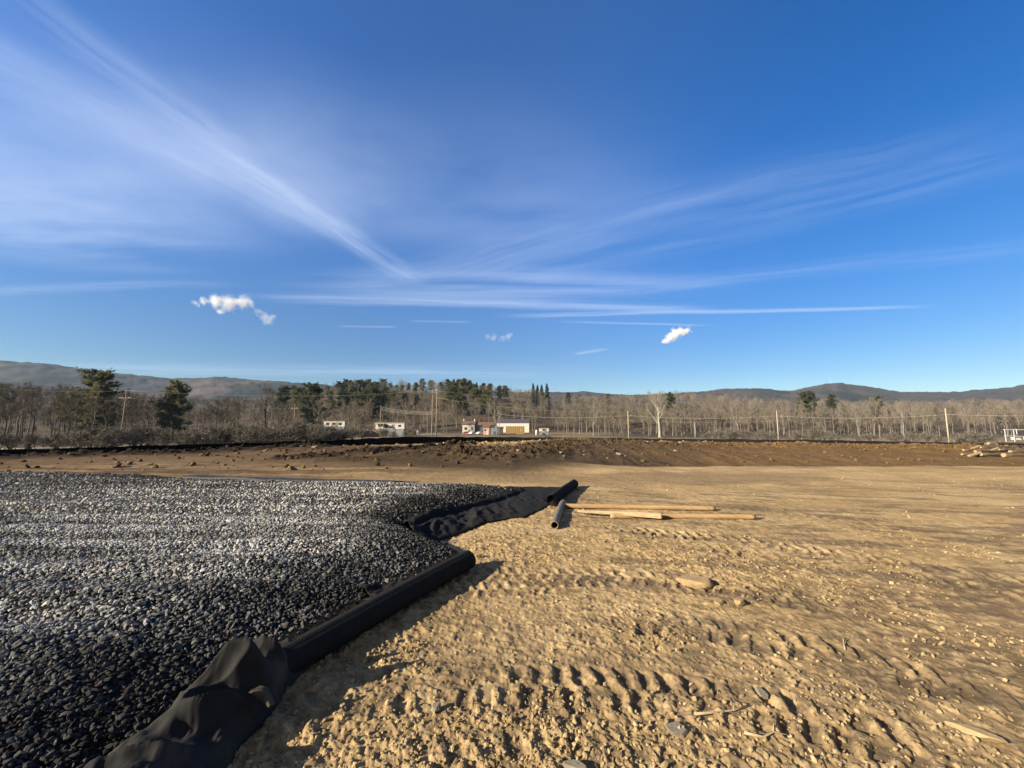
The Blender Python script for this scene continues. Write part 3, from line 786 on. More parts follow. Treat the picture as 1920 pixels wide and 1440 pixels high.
c = t.mix(t.sm(t.noise(co, 6, 4, .6), .58, .72), c, (.31, .225, .125, 1))
t.l.new(c, bs.inputs['Base Color'])
m_card2 = mat('torn_cardboard', (.40, .295, .18), rough=.95, spec=.08, var=.2, scale=12, stretch=(1, 6, 6), bump=.4, bscale=30, bdist=.006, var2=((.29, .20, .11), 6, .5, .65))
m_pipe = mat('grey_pipe', (.155, .122, .095), rough=.6, spec=.3, var=.2, scale=10, stretch=(1, 5, 5), var2=((.22, .165, .105), 5, .52, .68))
m_pipein = mat('pipe_inside', (.03, .025, .02), rough=.9)

def pipe(name, a, b, ra, wall, m_, label, cat, z=None, group=None, dents=.02, seed=0, arc=None, taper=None, inner=None):
    """a hollow tube lying on the ground, from a to b"""
    za, zb = height([a, b])
    A = Vector((a[0], a[1], za + ra)); B = Vector((b[0], b[1], zb + ra)); 
    if z: A.z = z[0]; B.z = z[1]
    d = B - A; L = d.length
    n = 28; ns = 44
    full = arc is None
    a0, a1 = (0, 2*np.pi) if full else arc
    th = np.linspace(a0, a1, n, endpoint=not full); xs = np.linspace(0, L, ns)
    Xg, Tg = np.meshgrid(xs, th, indexing='ij')
    wob = dents * (fbm(Xg * 3, Tg, 3, seed) - .5) * 2
    k = np.interp(xs / L, [0, 1], taper)[:, None] if taper else 1.0
    R0 = ra * k * (1 + wob); R1 = (ra - wall) * k * (1 + wob)
    if not full:
        Xg = Xg + .10 * (fbm(Tg * 3, Tg * 0, 3, seed + 5) - .5) * (np.abs(Xg / L - .5) * 2) ** 6 * L * .5
    bow = .012 * np.sin(Xg / L * np.pi)
    Vo = np.stack([Xg, R0 * np.sin(Tg) + bow, R0 * np.cos(Tg)], -1).reshape(-1, 3)
    Vi = np.stack([Xg, R1 * np.sin(Tg) + bow, R1 * np.cos(Tg)], -1).reshape(-1, 3)
    V = np.concatenate([Vo, Vi]); o_ = ns * n
    F = []
    jj = range(n) if full else range(n - 1)
    for i in range(ns - 1):
        for j in jj:
            j2 = (j + 1) % n
            F.append((i*n+j, (i+1)*n+j, (i+1)*n+j2, i*n+j2)); F.append((o_+i*n+j2, o_+(i+1)*n+j2, o_+(i+1)*n+j, o_+i*n+j))
    for j in jj:
        j2 = (j + 1) % n
        F.append((j, j2, o_+j2, o_+j)); e = (ns-1)*n; F.append((e+j2, e+j, o_+e+j, o_+e+j2))
    if not full:
        for i in range(ns - 1):
            F.append((i*n, o_+i*n, o_+(i+1)*n, (i+1)*n)); q_ = n - 1; F.append((i*n+q_, (i+1)*n+q_, o_+(i+1)*n+q_, o_+i*n+q_))
    o = npmesh(name, V, np.array(F), [m_], smooth=True)
    o.location = A; o.rotation_euler = d.to_track_quat('X', 'Z').to_euler()
    return tag(o, label, cat, group)
pipe('cardboard_tube', (1.02, 7.80), (3.92, 7.64), .045, .008, m_card, 'long intact cardboard tube, the farther of the two on the dirt', 'cardboard tube', seed=2)
t2 = pipe('cardboard_tube', (1.75, 7.02), (4.24, 6.92), .045, .008, m_card, 'cardboard tube with frayed right end, the nearer one on the dirt', 'cardboard tube', seed=4)
fr = MB(); rg = random.Random(4)
for k in range(9):
    an = rg.uniform(0, 6.28); l_ = rg.uniform(.05, .15); y0, z0 = .05*math.cos(an), .05*math.sin(an)
    fr.add([(2.47, y0-.02, z0), (2.47, y0+.02, z0+.01), (2.47+l_, y0*1.5+rg.uniform(-.05,.05), z0*1.1+rg.uniform(-.02,.03))], [(0,1,2),(2,1,0)])
fr.build('frayed_end', m_card2, t2)
pipe('torn_tube', (1.20, 7.24), (2.58, 6.84), .058, .007, m_card2, 'split and flattened piece of pale cardboard tube against the nearer tube', 'torn cardboard', seed=6, arc=(-1.9, 1.5), taper=(.45, 1.15), z=(.06, .055), dents=.10)
pipe('torn_tube', (1.35, 7.30), (2.35, 7.32), .05, .005, m_card2, 'thin peeled strip of cardboard between the two long tubes', 'torn cardboard', seed=9, arc=(-.9, .9), taper=(.5, .8), z=(.02, .025), dents=.15)
pipe('short_pipe', (.67, 6.26), (1.05, 8.10), .062, .011, m_pipe, 'short brownish grey hollow pipe lying across the ends of the cardboard tubes', 'pipe', seed=7)

# --- single stones and sticks that stand out on the dirt
def subdiv(V, F):
    V = [tuple(v) for v in V]; cache = {}; out = []
    def mid(a, b):
        k = (min(a, b), max(a, b))
        if k not in cache:
            m_ = (np.array(V[a]) + np.array(V[b])) / 2; m_ /= np.linalg.norm(m_); V.append(tuple(m_)); cache[k] = len(V) - 1
        return cache[k]
    for a, b, c in F:
        ab, bc, ca = mid(a, b), mid(b, c), mid(c, a)
        out += [(a, ab, ca), (b, bc, ab), (c, ca, bc), (ab, bc, ca)]
    return np.array(V), np.array(out)
V3, F3 = IV, IF
for _ in range(3): V3, F3 = subdiv(V3, F3)
def rock(name, at, size, seed, m_, label, cat='rock', rz=0.0, sink=.3, tilt=0.0, cuts=16):
    rg = np.random.default_rng(seed)
    V = V3.copy(); N = rg.normal(size=(cuts, 3)); N /= np.linalg.norm(N, axis=1)[:, None]; D_ = rg.uniform(.62, .95, cuts)
    for nrm, d in zip(N, D_):
        k = V @ nrm; V = V - np.clip(k - d, 0, None)[:, None] * nrm[None]
    V[:, 2] = np.minimum(V[:, 2], .48 + .06 * V[:, 0]); V *= 1 + .16 * (fbm(V[:, 0]*3+5, V[:, 1]*3+V[:, 2]*2, 4, seed) - .5)[:, None]
    V = V * np.array(size) / 2
    o = npmesh(name, V, F3, m_, smooth=False)
    z = height([at])[0]
    o.location = (at[0], at[1], z + size[2] * (.5 - sink)); o.rotation_euler = (tilt, tilt * .6, rz)
    return tag(o, label, cat)
m_rock = mat('clay_rock', (.315, .230, .128), rough=1.0, spec=.08, var=.2, scale=18, bump=.5, bscale=45, bdist=.01)
m_rockg = mat('pale_rock', (0.21, 0.1834, 0.14), rough=.95, spec=.1, var=.2, scale=18, bump=.5, bscale=60, bdist=.008)
m_rockw = mat('white_pebble', (0.28, 0.2485, 0.1995), rough=.9, spec=.1, var=.12, scale=30)
rock('flat_rock', (1.87, 4.16), (.36, .26, .15), 5, m_rock, 'large flat tan rock lying alone on the dirt in front of the cardboard tubes', rz=-.2, sink=.28)
rock('clod', (2.06, 3.68), (.11, .09, .10), 8, m_rock, 'fist-sized upright clod casting a shadow just past the flat rock', 'clod', rz=.5, sink=.15)
rock('clod', (1.90, 3.72), (.10, .08, .06), 9, m_rock, 'low rounded clod beside the fist-sized clod', 'clod', rz=.9, sink=.3)
rock('stone', (.88, 2.24), (.13, .10, .06), 12, m_rockg, 'flat grey half-buried stone at the bottom edge of the view', 'stone', rz=.3, sink=.4)
rock('stone', (-.14, 2.56), (.26, .16, .05), 14, m_rock, 'broad pale stone sunk flush into the soil near the roll shadow', 'stone', rz=.5, sink=.52)
rock('pebble', (-.99, 2.43), (.038, .030, .026), 15, m_rockw, 'small white pebble in the shadow of the near roll', 'pebble', sink=.15)
rock('clod', (2.46, 2.22), (.22, .07, .06), 17, m_rock, 'long smooth tan clod in the lower right wheel track', 'clod', rz=-.75, sink=.25)
rock('stone', (1.52, 2.52), (.10, .08, .07), 19, m_rockg, 'rough stone among crumbs in the lower right', 'stone', rz=1.1, sink=.25)
rock('stone', (.30, 2.02), (.12, .05, .05), 23, m_rockg, 'narrow pale stone in the crumbly soil at the very front', 'stone', rz=-.2, sink=.25)
rock('clod', (-.44, 2.40), (.07, .06, .055), 25, m_rockg, 'pale lump next to a dark footprint-like hollow', 'clod', rz=.2, sink=.2)
rock('stone', (-.42, 4.95), (.10, .08, .07), 27, m_rock, 'tan stone just behind the far end of the near roll', 'stone', rz=.2, sink=.2)
m_stick = mat('dead_stick', (.33, .265, .165), rough=.9, spec=.1, var=.2, scale=20)
def stick(pts, r, label):
    zs = height(pts)
    mb = MB(); P = [(p[0], p[1], z + r + .008) for p, z in zip(pts, zs)]
    rad = [r * (1 - .6 * i / (len(P) - 1)) for i in range(len(P))]
    mb.tube(P, rad, 7)
    mid = P[len(P)//2]; mb.tube([mid, (mid[0] + .04, mid[1] + .05, mid[2] + .02)], [r*.6, r*.3], 5)
    o = mb.build('stick', m_stick, smooth=True); return tag(o, label, 'stick')
stick([(2.42, 2.98), (2.48, 3.06), (2.56, 3.13)], .006, 'pale dry twig in the middle of the right wheel tracks')
stick([(1.02, 2.33), (1.14, 2.36), (1.26, 2.37), (1.37, 2.40)], .007, 'straight pale twig near the rough stone in the lower right')
stick([(1.22, 2.20), (1.30, 2.17), (1.38, 2.21), (1.44, 2.19)], .007, 'bent pale root at the bottom of the view right of the half-buried stone')
stick([(.22, 1.93), (.32, 1.95), (.38, 1.90), (.47, 1.88)], .005, 'thin whitish root at the front edge of the dirt')

# pale stones lying on the churned bank and round its foot
rg = random.Random(21)
bank_spots = [(920, 845, .22), (971, 846, .20), (1001, 838, .16), (1052, 850, .26), (1058, 856, .15), (1095, 854, .12), (1160, 853, .30), (1172, 856, .16), (1266, 847, .25), (1140, 860, .18),
              (590, 840, .35), (566, 838, .25), (131, 852, .16), (210, 876, .10), (268, 882, .09), (794, 848, .2), (1215, 830, .3), (1276, 831, .32)]
for n_, (px, py, s_) in enumerate(bank_spots):
    d = np.linspace(12, 44, 700); u, e = rayslope(px, py)
    zz = height(np.stack([u*d, d], 1)); hit = np.where(zz > EYE + e*d)[0]
    dd = d[hit[0]] if len(hit) else 30
    rock('pale_stone', (u*dd, dd), (s_, s_*.7, s_*.6), 40 + n_, m_rockw if n_ % 3 else m_rockg, 'pale stone lying on the rough dark earth in front of the silt fence', 'stone', rz=rg.uniform(0, 3), sink=.2)['group'] = 'pale stones on the dark earth'

# ================================================================ fence, poles, wires
m_silt = mat('black_silt_cloth', (.011, .010, .010), rough=.9, spec=.1, var=.2, scale=2, stretch=(1, 1, 3))
m_wood = mat('weathered_wood', (0.216, 0.1809, 0.135), rough=.9, spec=.1, var=.2, scale=3, stretch=(6, 6, .6))
m_paleW = mat('pale_pole_wood', (0.4032, 0.3456, 0.2448), rough=.9, spec=.1, var=.15, scale=3, stretch=(6, 6, .6))
m_wire = mat('cable', (0.3456, 0.3312, 0.288), rough=.6, spec=.3, var=.05)
m_glass_ins = mat('porcelain', (.6, .6, .58), rough=.3, spec=.5, var=.05)

def smooth_line(P, n):
    P = np.array(P, float); seg = np.r_[0, np.cumsum(np.hypot(*np.diff(P, axis=0).T))]
    t_ = np.linspace(0, seg[-1], n); X = np.interp(t_, seg, P[:, 0]); Y = np.interp(t_, seg, P[:, 1])
    k = np.ones(25) / 25
    X = np.convolve(np.pad(X, 12, mode='reflect', reflect_type='odd'), k, 'valid'); Y = np.convolve(np.pad(Y, 12, mode='reflect', reflect_type='odd'), k, 'valid')
    return t_, X, Y
fl, fx, fy = smooth_line(FXY, 420)
fzv = height(np.stack([fx, fy], 1))
fence = thing('silt_fence', 'long low black silt fence along the far edge of the dirt site', 'silt fence', (float(fx[210]), float(fy[210]), float(fzv[210])))
rows = 7
sag = .05 * np.abs(np.sin(fl / 2.4 * np.pi)) ** 1.0
top = np.interp(fx, [-18, -8, 6, 25], [.74, .66, .56, .50]) - (.05 - sag) + .05 * (fbm(fl * .4, fl * 0, 3, 501) - .5)
V = []
off = np.array(fence.location)
for i in range(len(fl)):
    for k in range(rows):
        v = k / (rows - 1)
        bel = .05 * math.sin(v * math.pi) * (1 if math.sin(fl[i] * 1.3) > 0 else -.6)
        V.append((fx[i] - off[0] + bel * .3, fy[i] - off[1] + bel, fzv[i] - off[2] - .05 + v * (top[i] + .05)))
i, j = np.meshgrid(np.arange(len(fl) - 1), np.arange(rows - 1), indexing='ij')
F = np.stack([i*rows + j, (i+1)*rows + j, (i+1)*rows + j + 1, i*rows + j + 1], -1).reshape(-1, 4)
o = npmesh('fabric_panel', V, F, m_silt, fence, smooth=True); so = o.modifiers.new('thick', 'SOLIDIFY'); so.thickness = .012
st = None
for s_ in np.arange(1.2, fl[-1], 2.4):
    x, y, z = np.interp(s_, fl, fx), np.interp(s_, fl, fy), np.interp(s_, fl, fzv)
    if st is None:
        mb = MB(); mb.box((0, 0, .30), (.04, .04, .76)); st = mb.build('stake', m_wood, fence); q_ = st
    else:
        q_ = st.copy(); COL.objects.link(q_); q_.parent = fence
    q_.location = (x - off[0], y + .06 - off[1], z - off[2])

POLES = {}
def pole(px, d, pytop, label, mat_=m_wood, arm=None, group='wooden utility poles beyond the fence', rad=.15, extra=None, lean=0.0):
    u, e = rayslope(px, 800); x, y = u * d, d
    z0 = height([(x, y)])[0]; zt = EYE + rayslope(px, pytop)[1] * d; h = zt - z0
    rt = thing('utility_pole', label, 'utility pole', (x, y, z0), 0, group)
    mb = MB(); mb.tube([(0, 0, -.3), (lean*.3, 0, h*.35), (lean, 0, h)], [rad, rad*.88, rad*.68], 10); mb.build('shaft', mat_, rt, smooth=True)
    if arm:
        dz, w = arm
        ab = MB(); ab.box((lean, -.18, h - dz), (w, .12, .16)); ao = ab.build('crossarm', mat_, rt)
        for sx in ((-.46, -.3, .3, .46) if w > 2 else (-.45, .45)):
            ib = MB(); ib.tube([(lean + sx*w, -.18, h - dz + .082), (lean + sx*w, -.18, h - dz + .30)], [.05, .035], 7); ib.build('insulator', m_glass_ins, ao)
        bb = MB(); bb.tube([(lean - w*.25, -.18, h - dz - .08), (lean, -.16, h - dz - .75)], .035, 5); bb.tube([(lean + w*.25, -.18, h - dz - .08), (lean, -.16, h - dz - .75)], .035, 5); bb.build('arm_brace', mat_, rt)
    else:
        ib = MB(); ib.tube([(lean, 0, h), (lean, 0, h + .22)], [.05, .03], 7); ib.build('insulator', m_glass_ins, rt)
    if extra == 'can':
        cb = MB(); cb.tube([(.34, -.1, h - 2.9), (.34, -.1, h - 2.0)], .24, 12); cb.build('transformer', mat('grey_can', (.35, .36, .36), rough=.5, spec=.4), rt, smooth=False)
    return (x, y, z0, h)
P1 = pole(228, 95, 732, 'tall leaning utility pole with white crossarm between the two big pines', m_wood, (1.9, 2.9), lean=.35)
P2 = pole(551, 120, 758, 'utility pole with short crossarm rising from the round bushes', m_wood, (1.3, 2.1))
P3 = pole(713, 150, 761, 'utility pole beside the white trailer, wires running right from it', m_wood)
PT1 = pole(810, 125, 731, 'left one of the twin tall transmission poles', m_wood, None, rad=.19)
PT2 = pole(818, 124, 732, 'right one of the twin tall transmission poles', m_wood, None, rad=.19)
P4 = pole(936, 139, 769, 'utility pole in front of the long white building', m_wood, (1.0, 1.6))
P5 = pole(1178, 134, 771, 'pale utility pole left of the big white sycamore', m_paleW)
P6 = pole(1458, 124, 771, 'pale utility pole in front of the bushes on the right', m_paleW)
P7 = pole(1776, 108, 767, 'nearest pale utility pole, close to the log pile', m_paleW, rad=.17)
P8 = pole(2190, 92, 764, 'pale utility pole past the right end of the view', m_paleW)
P9 = pole(745, 190, 772, 'thin grey pole behind the white trailer', m_wood, rad=.11)
P10 = pole(1063, 190, 777, 'thin pole at the edge of the wood right of the white building', m_wood, rad=.10)
tx, ty = (PT1[0]+PT2[0])/2, (PT1[1]+PT2[1])/2
mb = MB(); mb.box((PT1[0] + .5, PT1[1]-.3, PT1[2] + PT1[3] - 1.0), (2.6, .16, .22)); o = mb.build('crossbeam', m_wood); o.parent = bpy.data.objects['utility_pole.003']
o.matrix_parent_inverse = bpy.data.objects['utility_pole.003'].matrix_basis.inverted()

def wire(a, b, label, sag=1.0, r=.03, group='overhead wires'):
    n = 22; pts = []
    for i in range(n + 1):
        t_ = i / n
        pts.append((a[0] + (b[0]-a[0])*t_, a[1] + (b[1]-a[1])*t_, a[2] + (b[2]-a[2])*t_ - sag * 4 * t_ * (1 - t_)))
    mb = MB(); mb.tube(pts, r, 4); o = mb.build('overhead_wire', m_wire, smooth=True)
    return tag(o, label, 'wire', group)
top_ = lambda P, dz=0.0, dx=0.0: (P[0] + dx, P[1], P[2] + P[3] - dz)
def at(px, py, d): u, e = rayslope(px, py); return (u*d, d, EYE + e*d)
wire(top_(P1), top_(PT1, .2), 'long high wire from the leaning pole to the twin poles', 1.6, .032)
wire(at(-60, 722, 80), top_(P1), 'high wire from the left edge of the view to the leaning pole', .8, .03)
wire(top_(P1, 1.8, 1.2), top_(P2, 1.2, -.9), 'lower wire from the leaning pole to the pole in the bushes', 1.0, .022)
wire(top_(P2, 1.2, .9), top_(P3, .4), 'wire from the pole in the bushes to the pole by the trailer', .9, .022)
wire(top_(PT1, .2), at(1260, 752, 245), 'high wire from the twin poles sinking right into the wood', 2.4, .045)
wire(top_(PT2, 2.4), top_(P5, .2), 'wire slanting from the twin poles down to the first pale pole', 1.6, .032)
for k, dz in enumerate((.4, 1.0, 1.6)):
    wire(top_(P3, dz), top_(PT1, 7.2 + .35*k), ('uppermost', 'middle', 'lowest')[k] + ' of three wires between the trailer pole and the twin poles', .5, .03)
wire(top_(PT2, 7.3), top_(P4, 1.0), 'wire from the twin poles to the pole before the white building', .7, .03)
for k, (a, b, la) in enumerate(((P4, P5, 'thick cable between the white building and the first pale pole'), (P5, P6, 'thick cable passing in front of the big white sycamore'), (P6, P7, 'thick cable between the two pale poles on the right'), (P7, P8, 'thick cable leaving the nearest pale pole to the right'))):
    wire(top_(a, 1.5), top_(b, 1.5), la, (1.0, .9, .9, .5)[k], .04)
wire(top_(P5, 3.2), top_(P6, 3.2), 'thin lower cable behind the trunk of the big white sycamore', .5, .018)

# ================================================================ buildings and what stands round them
m_white = mat('white_metal_siding', (0.5616, 0.54, 0.4752), rough=.6, spec=.3, var=.06, scale=1.5, stretch=(4, 4, .4))
m_roofd = mat('dark_metal_roof', (0.0828, 0.0684, 0.0756), rough=.55, spec=.4, var=.12, scale=1.2)
m_roofb = mat('brown_shingles', (0.144, 0.09, 0.0684), rough=.95, var=.2, scale=2)
m_wall = mat('white_siding', (0.4651, 0.4406, 0.3917), rough=.8, var=.07, scale=1, stretch=(1, 1, 6))
m_glass = mat('dark_window', (.02, .022, .026), rough=.15, spec=.6, var=.1)
m_tan = mat('tan_container_paint', (0.2448, 0.162, 0.0612), rough=.65, spec=.3, var=.12, scale=1.4, stretch=(3, 3, .5))
m_grey = mat('grey_siding', (0.1728, 0.1944, 0.2232), rough=.8, var=.1, scale=1.5)
m_pink = mat('pinkish_siding', (0.4176, 0.288, 0.2376), rough=.8, var=.1, scale=1.5)
m_red = mat('red_car_paint', (0.1872, 0.0252, 0.0252), rough=.3, spec=.5, var=.05)
m_carw = mat('white_car_paint', (0.54, 0.54, 0.5328), rough=.3, spec=.5, var=.04)
m_tyre = mat('tyre_rubber', (.02, .02, .02), rough=.9)
m_trim = mat('white_trim', (0.4896, 0.4774, 0.4406), rough=.6, var=.04)
m_frame = mat('dark_window_frame', (.08, .07, .07), rough=.7, var=.1)

def gz_(x, y): return float(height([(x, y)])[0])
def window(parent, x, y, z, w, h, face=-1):
    """framed pane on a wall that faces the camera side (-y)"""
    f_ = MB()
    f_.box((x, y + face*.03, z - h/2), (w + .16, .06, .08)); f_.box((x, y + face*.03, z + h/2), (w + .16, .06, .08))
    f_.box((x - w/2, y + face*.03, z), (.08, .06, h)); f_.box((x + w/2, y + face*.03, z), (.08, .06, h)); f_.box((x, y + face*.03, z), (.05, .05, h - .08))
    fo = f_.build('window', m_frame, parent)
    p_ = MB(); p_.box((x, y + face*.012, z), (w - .04, .02, h - .04)); p_.build('pane', m_glass, fo)
def door(parent, x, y, z0, w, h, m_, face=-1):
    d_ = MB(); d_.box((x, y + face*.03, z0 + h/2), (w, .06, h)); do = d_.build('door', m_, parent)
    k = MB(); k.box((x + w*.36, y + face*.08, z0 + h*.47), (.1, .06, .1)); k.build('handle', m_frame, do)
def gable(mb, x0, x1, y0, y1, z, rise, over=.35, thick=.16, axis='x', mi=0):
    """two roof slabs; the ridge runs along axis"""
    if axis == 'x':
        ym = (y0+y1)/2
        for ya in (y0 - over, y1 + over):
            zz = z - over * rise / ((y1-y0)/2)
            vs = [(x0-over, ya, zz), (x1+over, ya, zz), (x1+over, ym, z+rise), (x0-over, ym, z+rise)]
            mb.add(vs + [(p[0], p[1], p[2]+thick) for p in vs], [(0,1,2,3), (7,6,5,4), (0,4,5,1), (1,5,6,2), (2,6,7,3), (3,7,4,0)], mi)
    else:
        xm = (x0+x1)/2
        for xa in (x0 - over, x1 + over):
            zz = z - over * rise / ((x1-x0)/2)
            vs = [(xa, y0-over, zz), (xa, y1+over, zz), (xm, y1+over, z+rise), (xm, y0-over, z+rise)]
            mb.add(vs + [(p[0], p[1], p[2]+thick) for p in vs], [(0,1,2,3), (7,6,5,4), (0,4,5,1), (1,5,6,2), (2,6,7,3), (3,7,4,0)], mi)
def walls(mb, x0, x1, y0, y1, z0, z1, rise, axis='x'):
    """closed wall block with gable ends"""
    if axis == 'x':
        ym = (y0+y1)/2
        mb.add([(x0,y0,z0),(x1,y0,z0),(x1,y1,z0),(x0,y1,z0),(x0,y0,z1),(x1,y0,z1),(x1,y1,z1),(x0,y1,z1),(x0,ym,z1+rise),(x1,ym,z1+rise)],
               [(3,2,1,0),(0,1,5,4),(2,3,7,6),(1,2,6,9,5),(3,0,4,8,7),(4,5,9,8),(6,7,8,9)])
    else:
        xm = (x0+x1)/2
        mb.add([(x0,y0,z0),(x1,y0,z0),(x1,y1,z0),(x0,y1,z0),(x0,y0,z1),(x1,y0,z1),(x1,y1,z1),(x0,y1,z1),(xm,y0,z1+rise),(xm,y1,z1+rise)],
               [(3,2,1,0),(0,1,5,8,4),(2,3,7,9,6),(1,2,6,5),(3,0,4,7),(4,8,9,7),(5,6,9,8)])
def frame_at(px, d):
    u, _ = rayslope(px, 800); x, y = u*d, d
    return x, y, gz_(x, y)
def pxw(n, d): return n * d / 721.0
def zat(py, d): return EYE + rayslope(960, py)[1] * d

def building(name, label, cat, px0, px1, d, pyeave, pyridge, depth, mw, mr, axis='x', group=None, base=None):
    x0 = rayslope(px0, 800)[0]*d; x1 = rayslope(px1, 800)[0]*d; xm = (x0+x1)/2
    z0 = gz_(xm, d) if base is None else base; W = x1 - x0
    rt = thing(name, label, cat, (xm, d, z0), 0, group)
    ze = zat(pyeave, d) - z0; rise = max(.2, zat(pyridge, d + (depth/2 if axis == 'x' else 0)) - z0 - ze)
    mb = MB(); walls(mb, -W/2, W/2, 0, depth, -.4, ze - .02, rise - .05, axis); mb.build('wall', mw, rt)
    mb = MB(); gable(mb, -W/2, W/2, 0, depth, ze, rise, axis=axis); ro = mb.build('roof', mr, rt)
    return rt, W, ze, rise, ro
# long white metal building
b, W, ze, rs, ro = building('metal_building', 'long white metal building with dark roof behind the tan container', 'building', 931, 992, 236, 792.5, 786.5, 12, m_white, m_roofd)
mb = MB(); mb.box((W*.11, -.03, ze*.42), (2.2, .06, .9)); fo = mb.build('window', m_frame, b); p_ = MB(); p_.box((W*.11, -.075, ze*.42), (2.0, .03, .7)); p_.build('pane', m_glass, fo)
mb = MB(); mb.box((-W/2 + .12, -.05, ze/2), (.24, .1, ze)); mb.box((W/2 - .12, -.05, ze/2), (.24, .1, ze)); mb.box((0, -.05, ze - .15), (W - .5, .09, .24)); mb.build('trim', m_trim, b)
door(b, -W*.38, 0, 0, 1.0, 2.1, m_grey)
# brown-roofed house with a side wing
b, W, ze, rs, ro = building('house', 'white house with brown shingle roof behind the red car', 'house', 867, 890, 205, 795.5, 789.5, 9, m_wall, m_roofb)
window(b, -W*.22, 0, ze*.55, 1.3, 1.2); window(b, W*.28, 0, ze*.55, .8, 1.1); door(b, W*.05, 0, 0, .9, 2.0, m_frame)
for cx_ in (-W*.48, W*.42):
    mb = MB(); mb.box((cx_, 4.5, ze + rs + .5), (.6, .6, 1.3)); mb.build('chimney', m_trim, ro)
x0 = W/2 + .6; mb = MB(); mb.box((x0 + 3.5, 4.5, ze*.42), (7.0, 6, ze*.84)); mb.build('side_wing', m_grey, b)
mb = MB(); gable(mb, x0, x0 + 9, 1.0, 8.5, ze - .4, rs*.9); mb.build('wing_roof', m_roofb, b)
# small pink-white garage and grey shed
b, W, ze, rs, ro = building('garage', 'small pale pink garage with brown roof left of the grey shed', 'garage', 906, 917.5, 186, 800.5, 796.5, 5, m_pink, m_roofb)
window(b, -W*.2, 0, ze*.6, .8, .7); door(b, W*.22, 0, 0, .8, 1.9, m_trim)
b, W, ze, rs, ro = building('shed', 'grey gable-ended shed with dark opening beside the pink garage', 'shed', 920.5, 932, 184, 800.5, 796.8, 5, m_grey, m_roofd, axis='y')
mb = MB(); mb.box((0, -.03, ze*.92), (.7, .06, .7)); fo = mb.build('window', m_frame, b); p_ = MB(); p_.box((0, -.075, ze*.92), (.5, .03, .5)); p_.build('pane', m_glass, fo)
door(b, W*.1, 0, 0, 1.0, 1.7, m_frame)
b, W, ze, rs, ro = building('lean_to', 'low dark lean-to between the grey shed and the container', 'shed', 933, 943, 196, 803, 800.5, 5, m_frame, m_roofd)
# shipping container
def container(px0, px1, d, pyt, label):
    x0 = rayslope(px0, 800)[0]*d; x1 = rayslope(px1, 800)[0]*d; W = x1-x0; xm = (x0+x1)/2; z0 = gz_(xm, d); H = zat(pyt, d) - z0
    rt = thing('shipping_container', label, 'container', (xm, d, z0))
    n = int(W / .28); vs = []
    for i in range(n + 1):
        x = -W/2 + .1 + (W-.2)*i/n; dy = .06 if (i // 2) % 2 else 0
        vs += [(x, dy, .12), (x, dy, H - .12)]
    mb = MB(); mb.add(vs, [(2*i, 2*i+2, 2*i+3, 2*i+1) for i in range(n)]); mb.box((0, 1.3, H/2), (W - .22, 2.3, H - .25)); mb.build('corrugated_side', m_tan, rt)
    mb = MB()
    for sx in (-1, 1): mb.box((sx*(W/2 - .06), .06, H/2), (.14, .16, H)); mb.box((sx*(W/2 - .06), 2.4, H/2), (.14, .16, H))
    for zz in (.07, H - .07): mb.box((0, .05, zz), (W - .26, .14, .14)); mb.box((0, 2.4, zz), (W - .26, .14, .14))
    mb.build('corner_frame', m_tan, rt)
    mb = MB(); mb.box((0, 1.25, H + .03), (W, 2.5, .06)); mb.build('roof', m_tan, rt)
    mb = MB(); mb.box((W*.31, -.04, H*.5), (.5, .04, .5)); mb.build('notice', m_trim, rt)
    return rt
container(948.5, 983.5, 205, 799.5, 'tan corrugated shipping container in front of the white building')
# mobile homes / trailers
def trailer(px0, px1, d, pyt, pyb, label, nwin, cat='trailer', mw=m_wall, awning=False):
    x0 = rayslope(px0, 800)[0]*d; x1 = rayslope(px1, 800)[0]*d; W = x1-x0; xm = (x0+x1)/2; z0 = gz_(xm, d); zt = zat(pyt, d) - z0; zb = max(.5, zat(pyb, d) - z0)
    rt = thing('mobile_home', label, cat, (xm, d, z0))
    mb = MB(); mb.box((0, 1.6, (zb+zt)/2), (W, 3.2, zt - zb)); mb.build('body', mw, rt)
    mb = MB(); mb.box((0, 1.6, zt + .08), (W + .3, 3.6, .16)); mb.build('roof', m_trim, rt)
    mb = MB(); mb.box((0, 1.6, zb/2 - .1), (W - .4, 2.9, zb + .2)); mb.build('skirting', m_grey, rt)
    for i in range(nwin):
        window(rt, -W/2 + W*(i + .6)/(nwin + .3), 0, zb + (zt-zb)*.55, 1.1, .8)
    door(rt, W*.13, 0, zb, .8, min(2.0, (zt-zb)*.85), m_grey)
    if awning:
        mb = MB(); mb.box((-W/2 + 2.2, -1.3, zt - .2), (4.2, 2.4, .1)); ao = mb.build('awning', m_trim, rt)
        mb = MB(); mb.box((-W/2 + .3, -2.4, (zt-.3)/2), (.1, .1, zt - .3)); mb.box((-W/2 + 4.1, -2.4, (zt-.3)/2), (.1, .1, zt - .3)); mb.build('post', m_trim, ao)
    return rt
trailer(704, 758, 165, 793.5, 804.5, 'long white mobile home with flat roof half hidden by brush', 4, awning=True)
trailer(607, 646, 150, 790.5, 800, 'smaller white mobile home seen over the round bushes', 3)
trailer(1012, 1029, 178, 803.5, 809, 'small white camper trailer at the edge of the wood right of the building', 1, 'camper')
mb = MB(); x, y, z = frame_at(1006, 176); mb.tube([(0, 0, -.1), (0, 0, 2.0), (0, 0, 2.5)], [.55, .55, .3], 14); o = mb.build('water_tank', m_trim, smooth=True); o.location = (x, y, z); tag(o, 'short upright white tank next to the camper', 'tank')
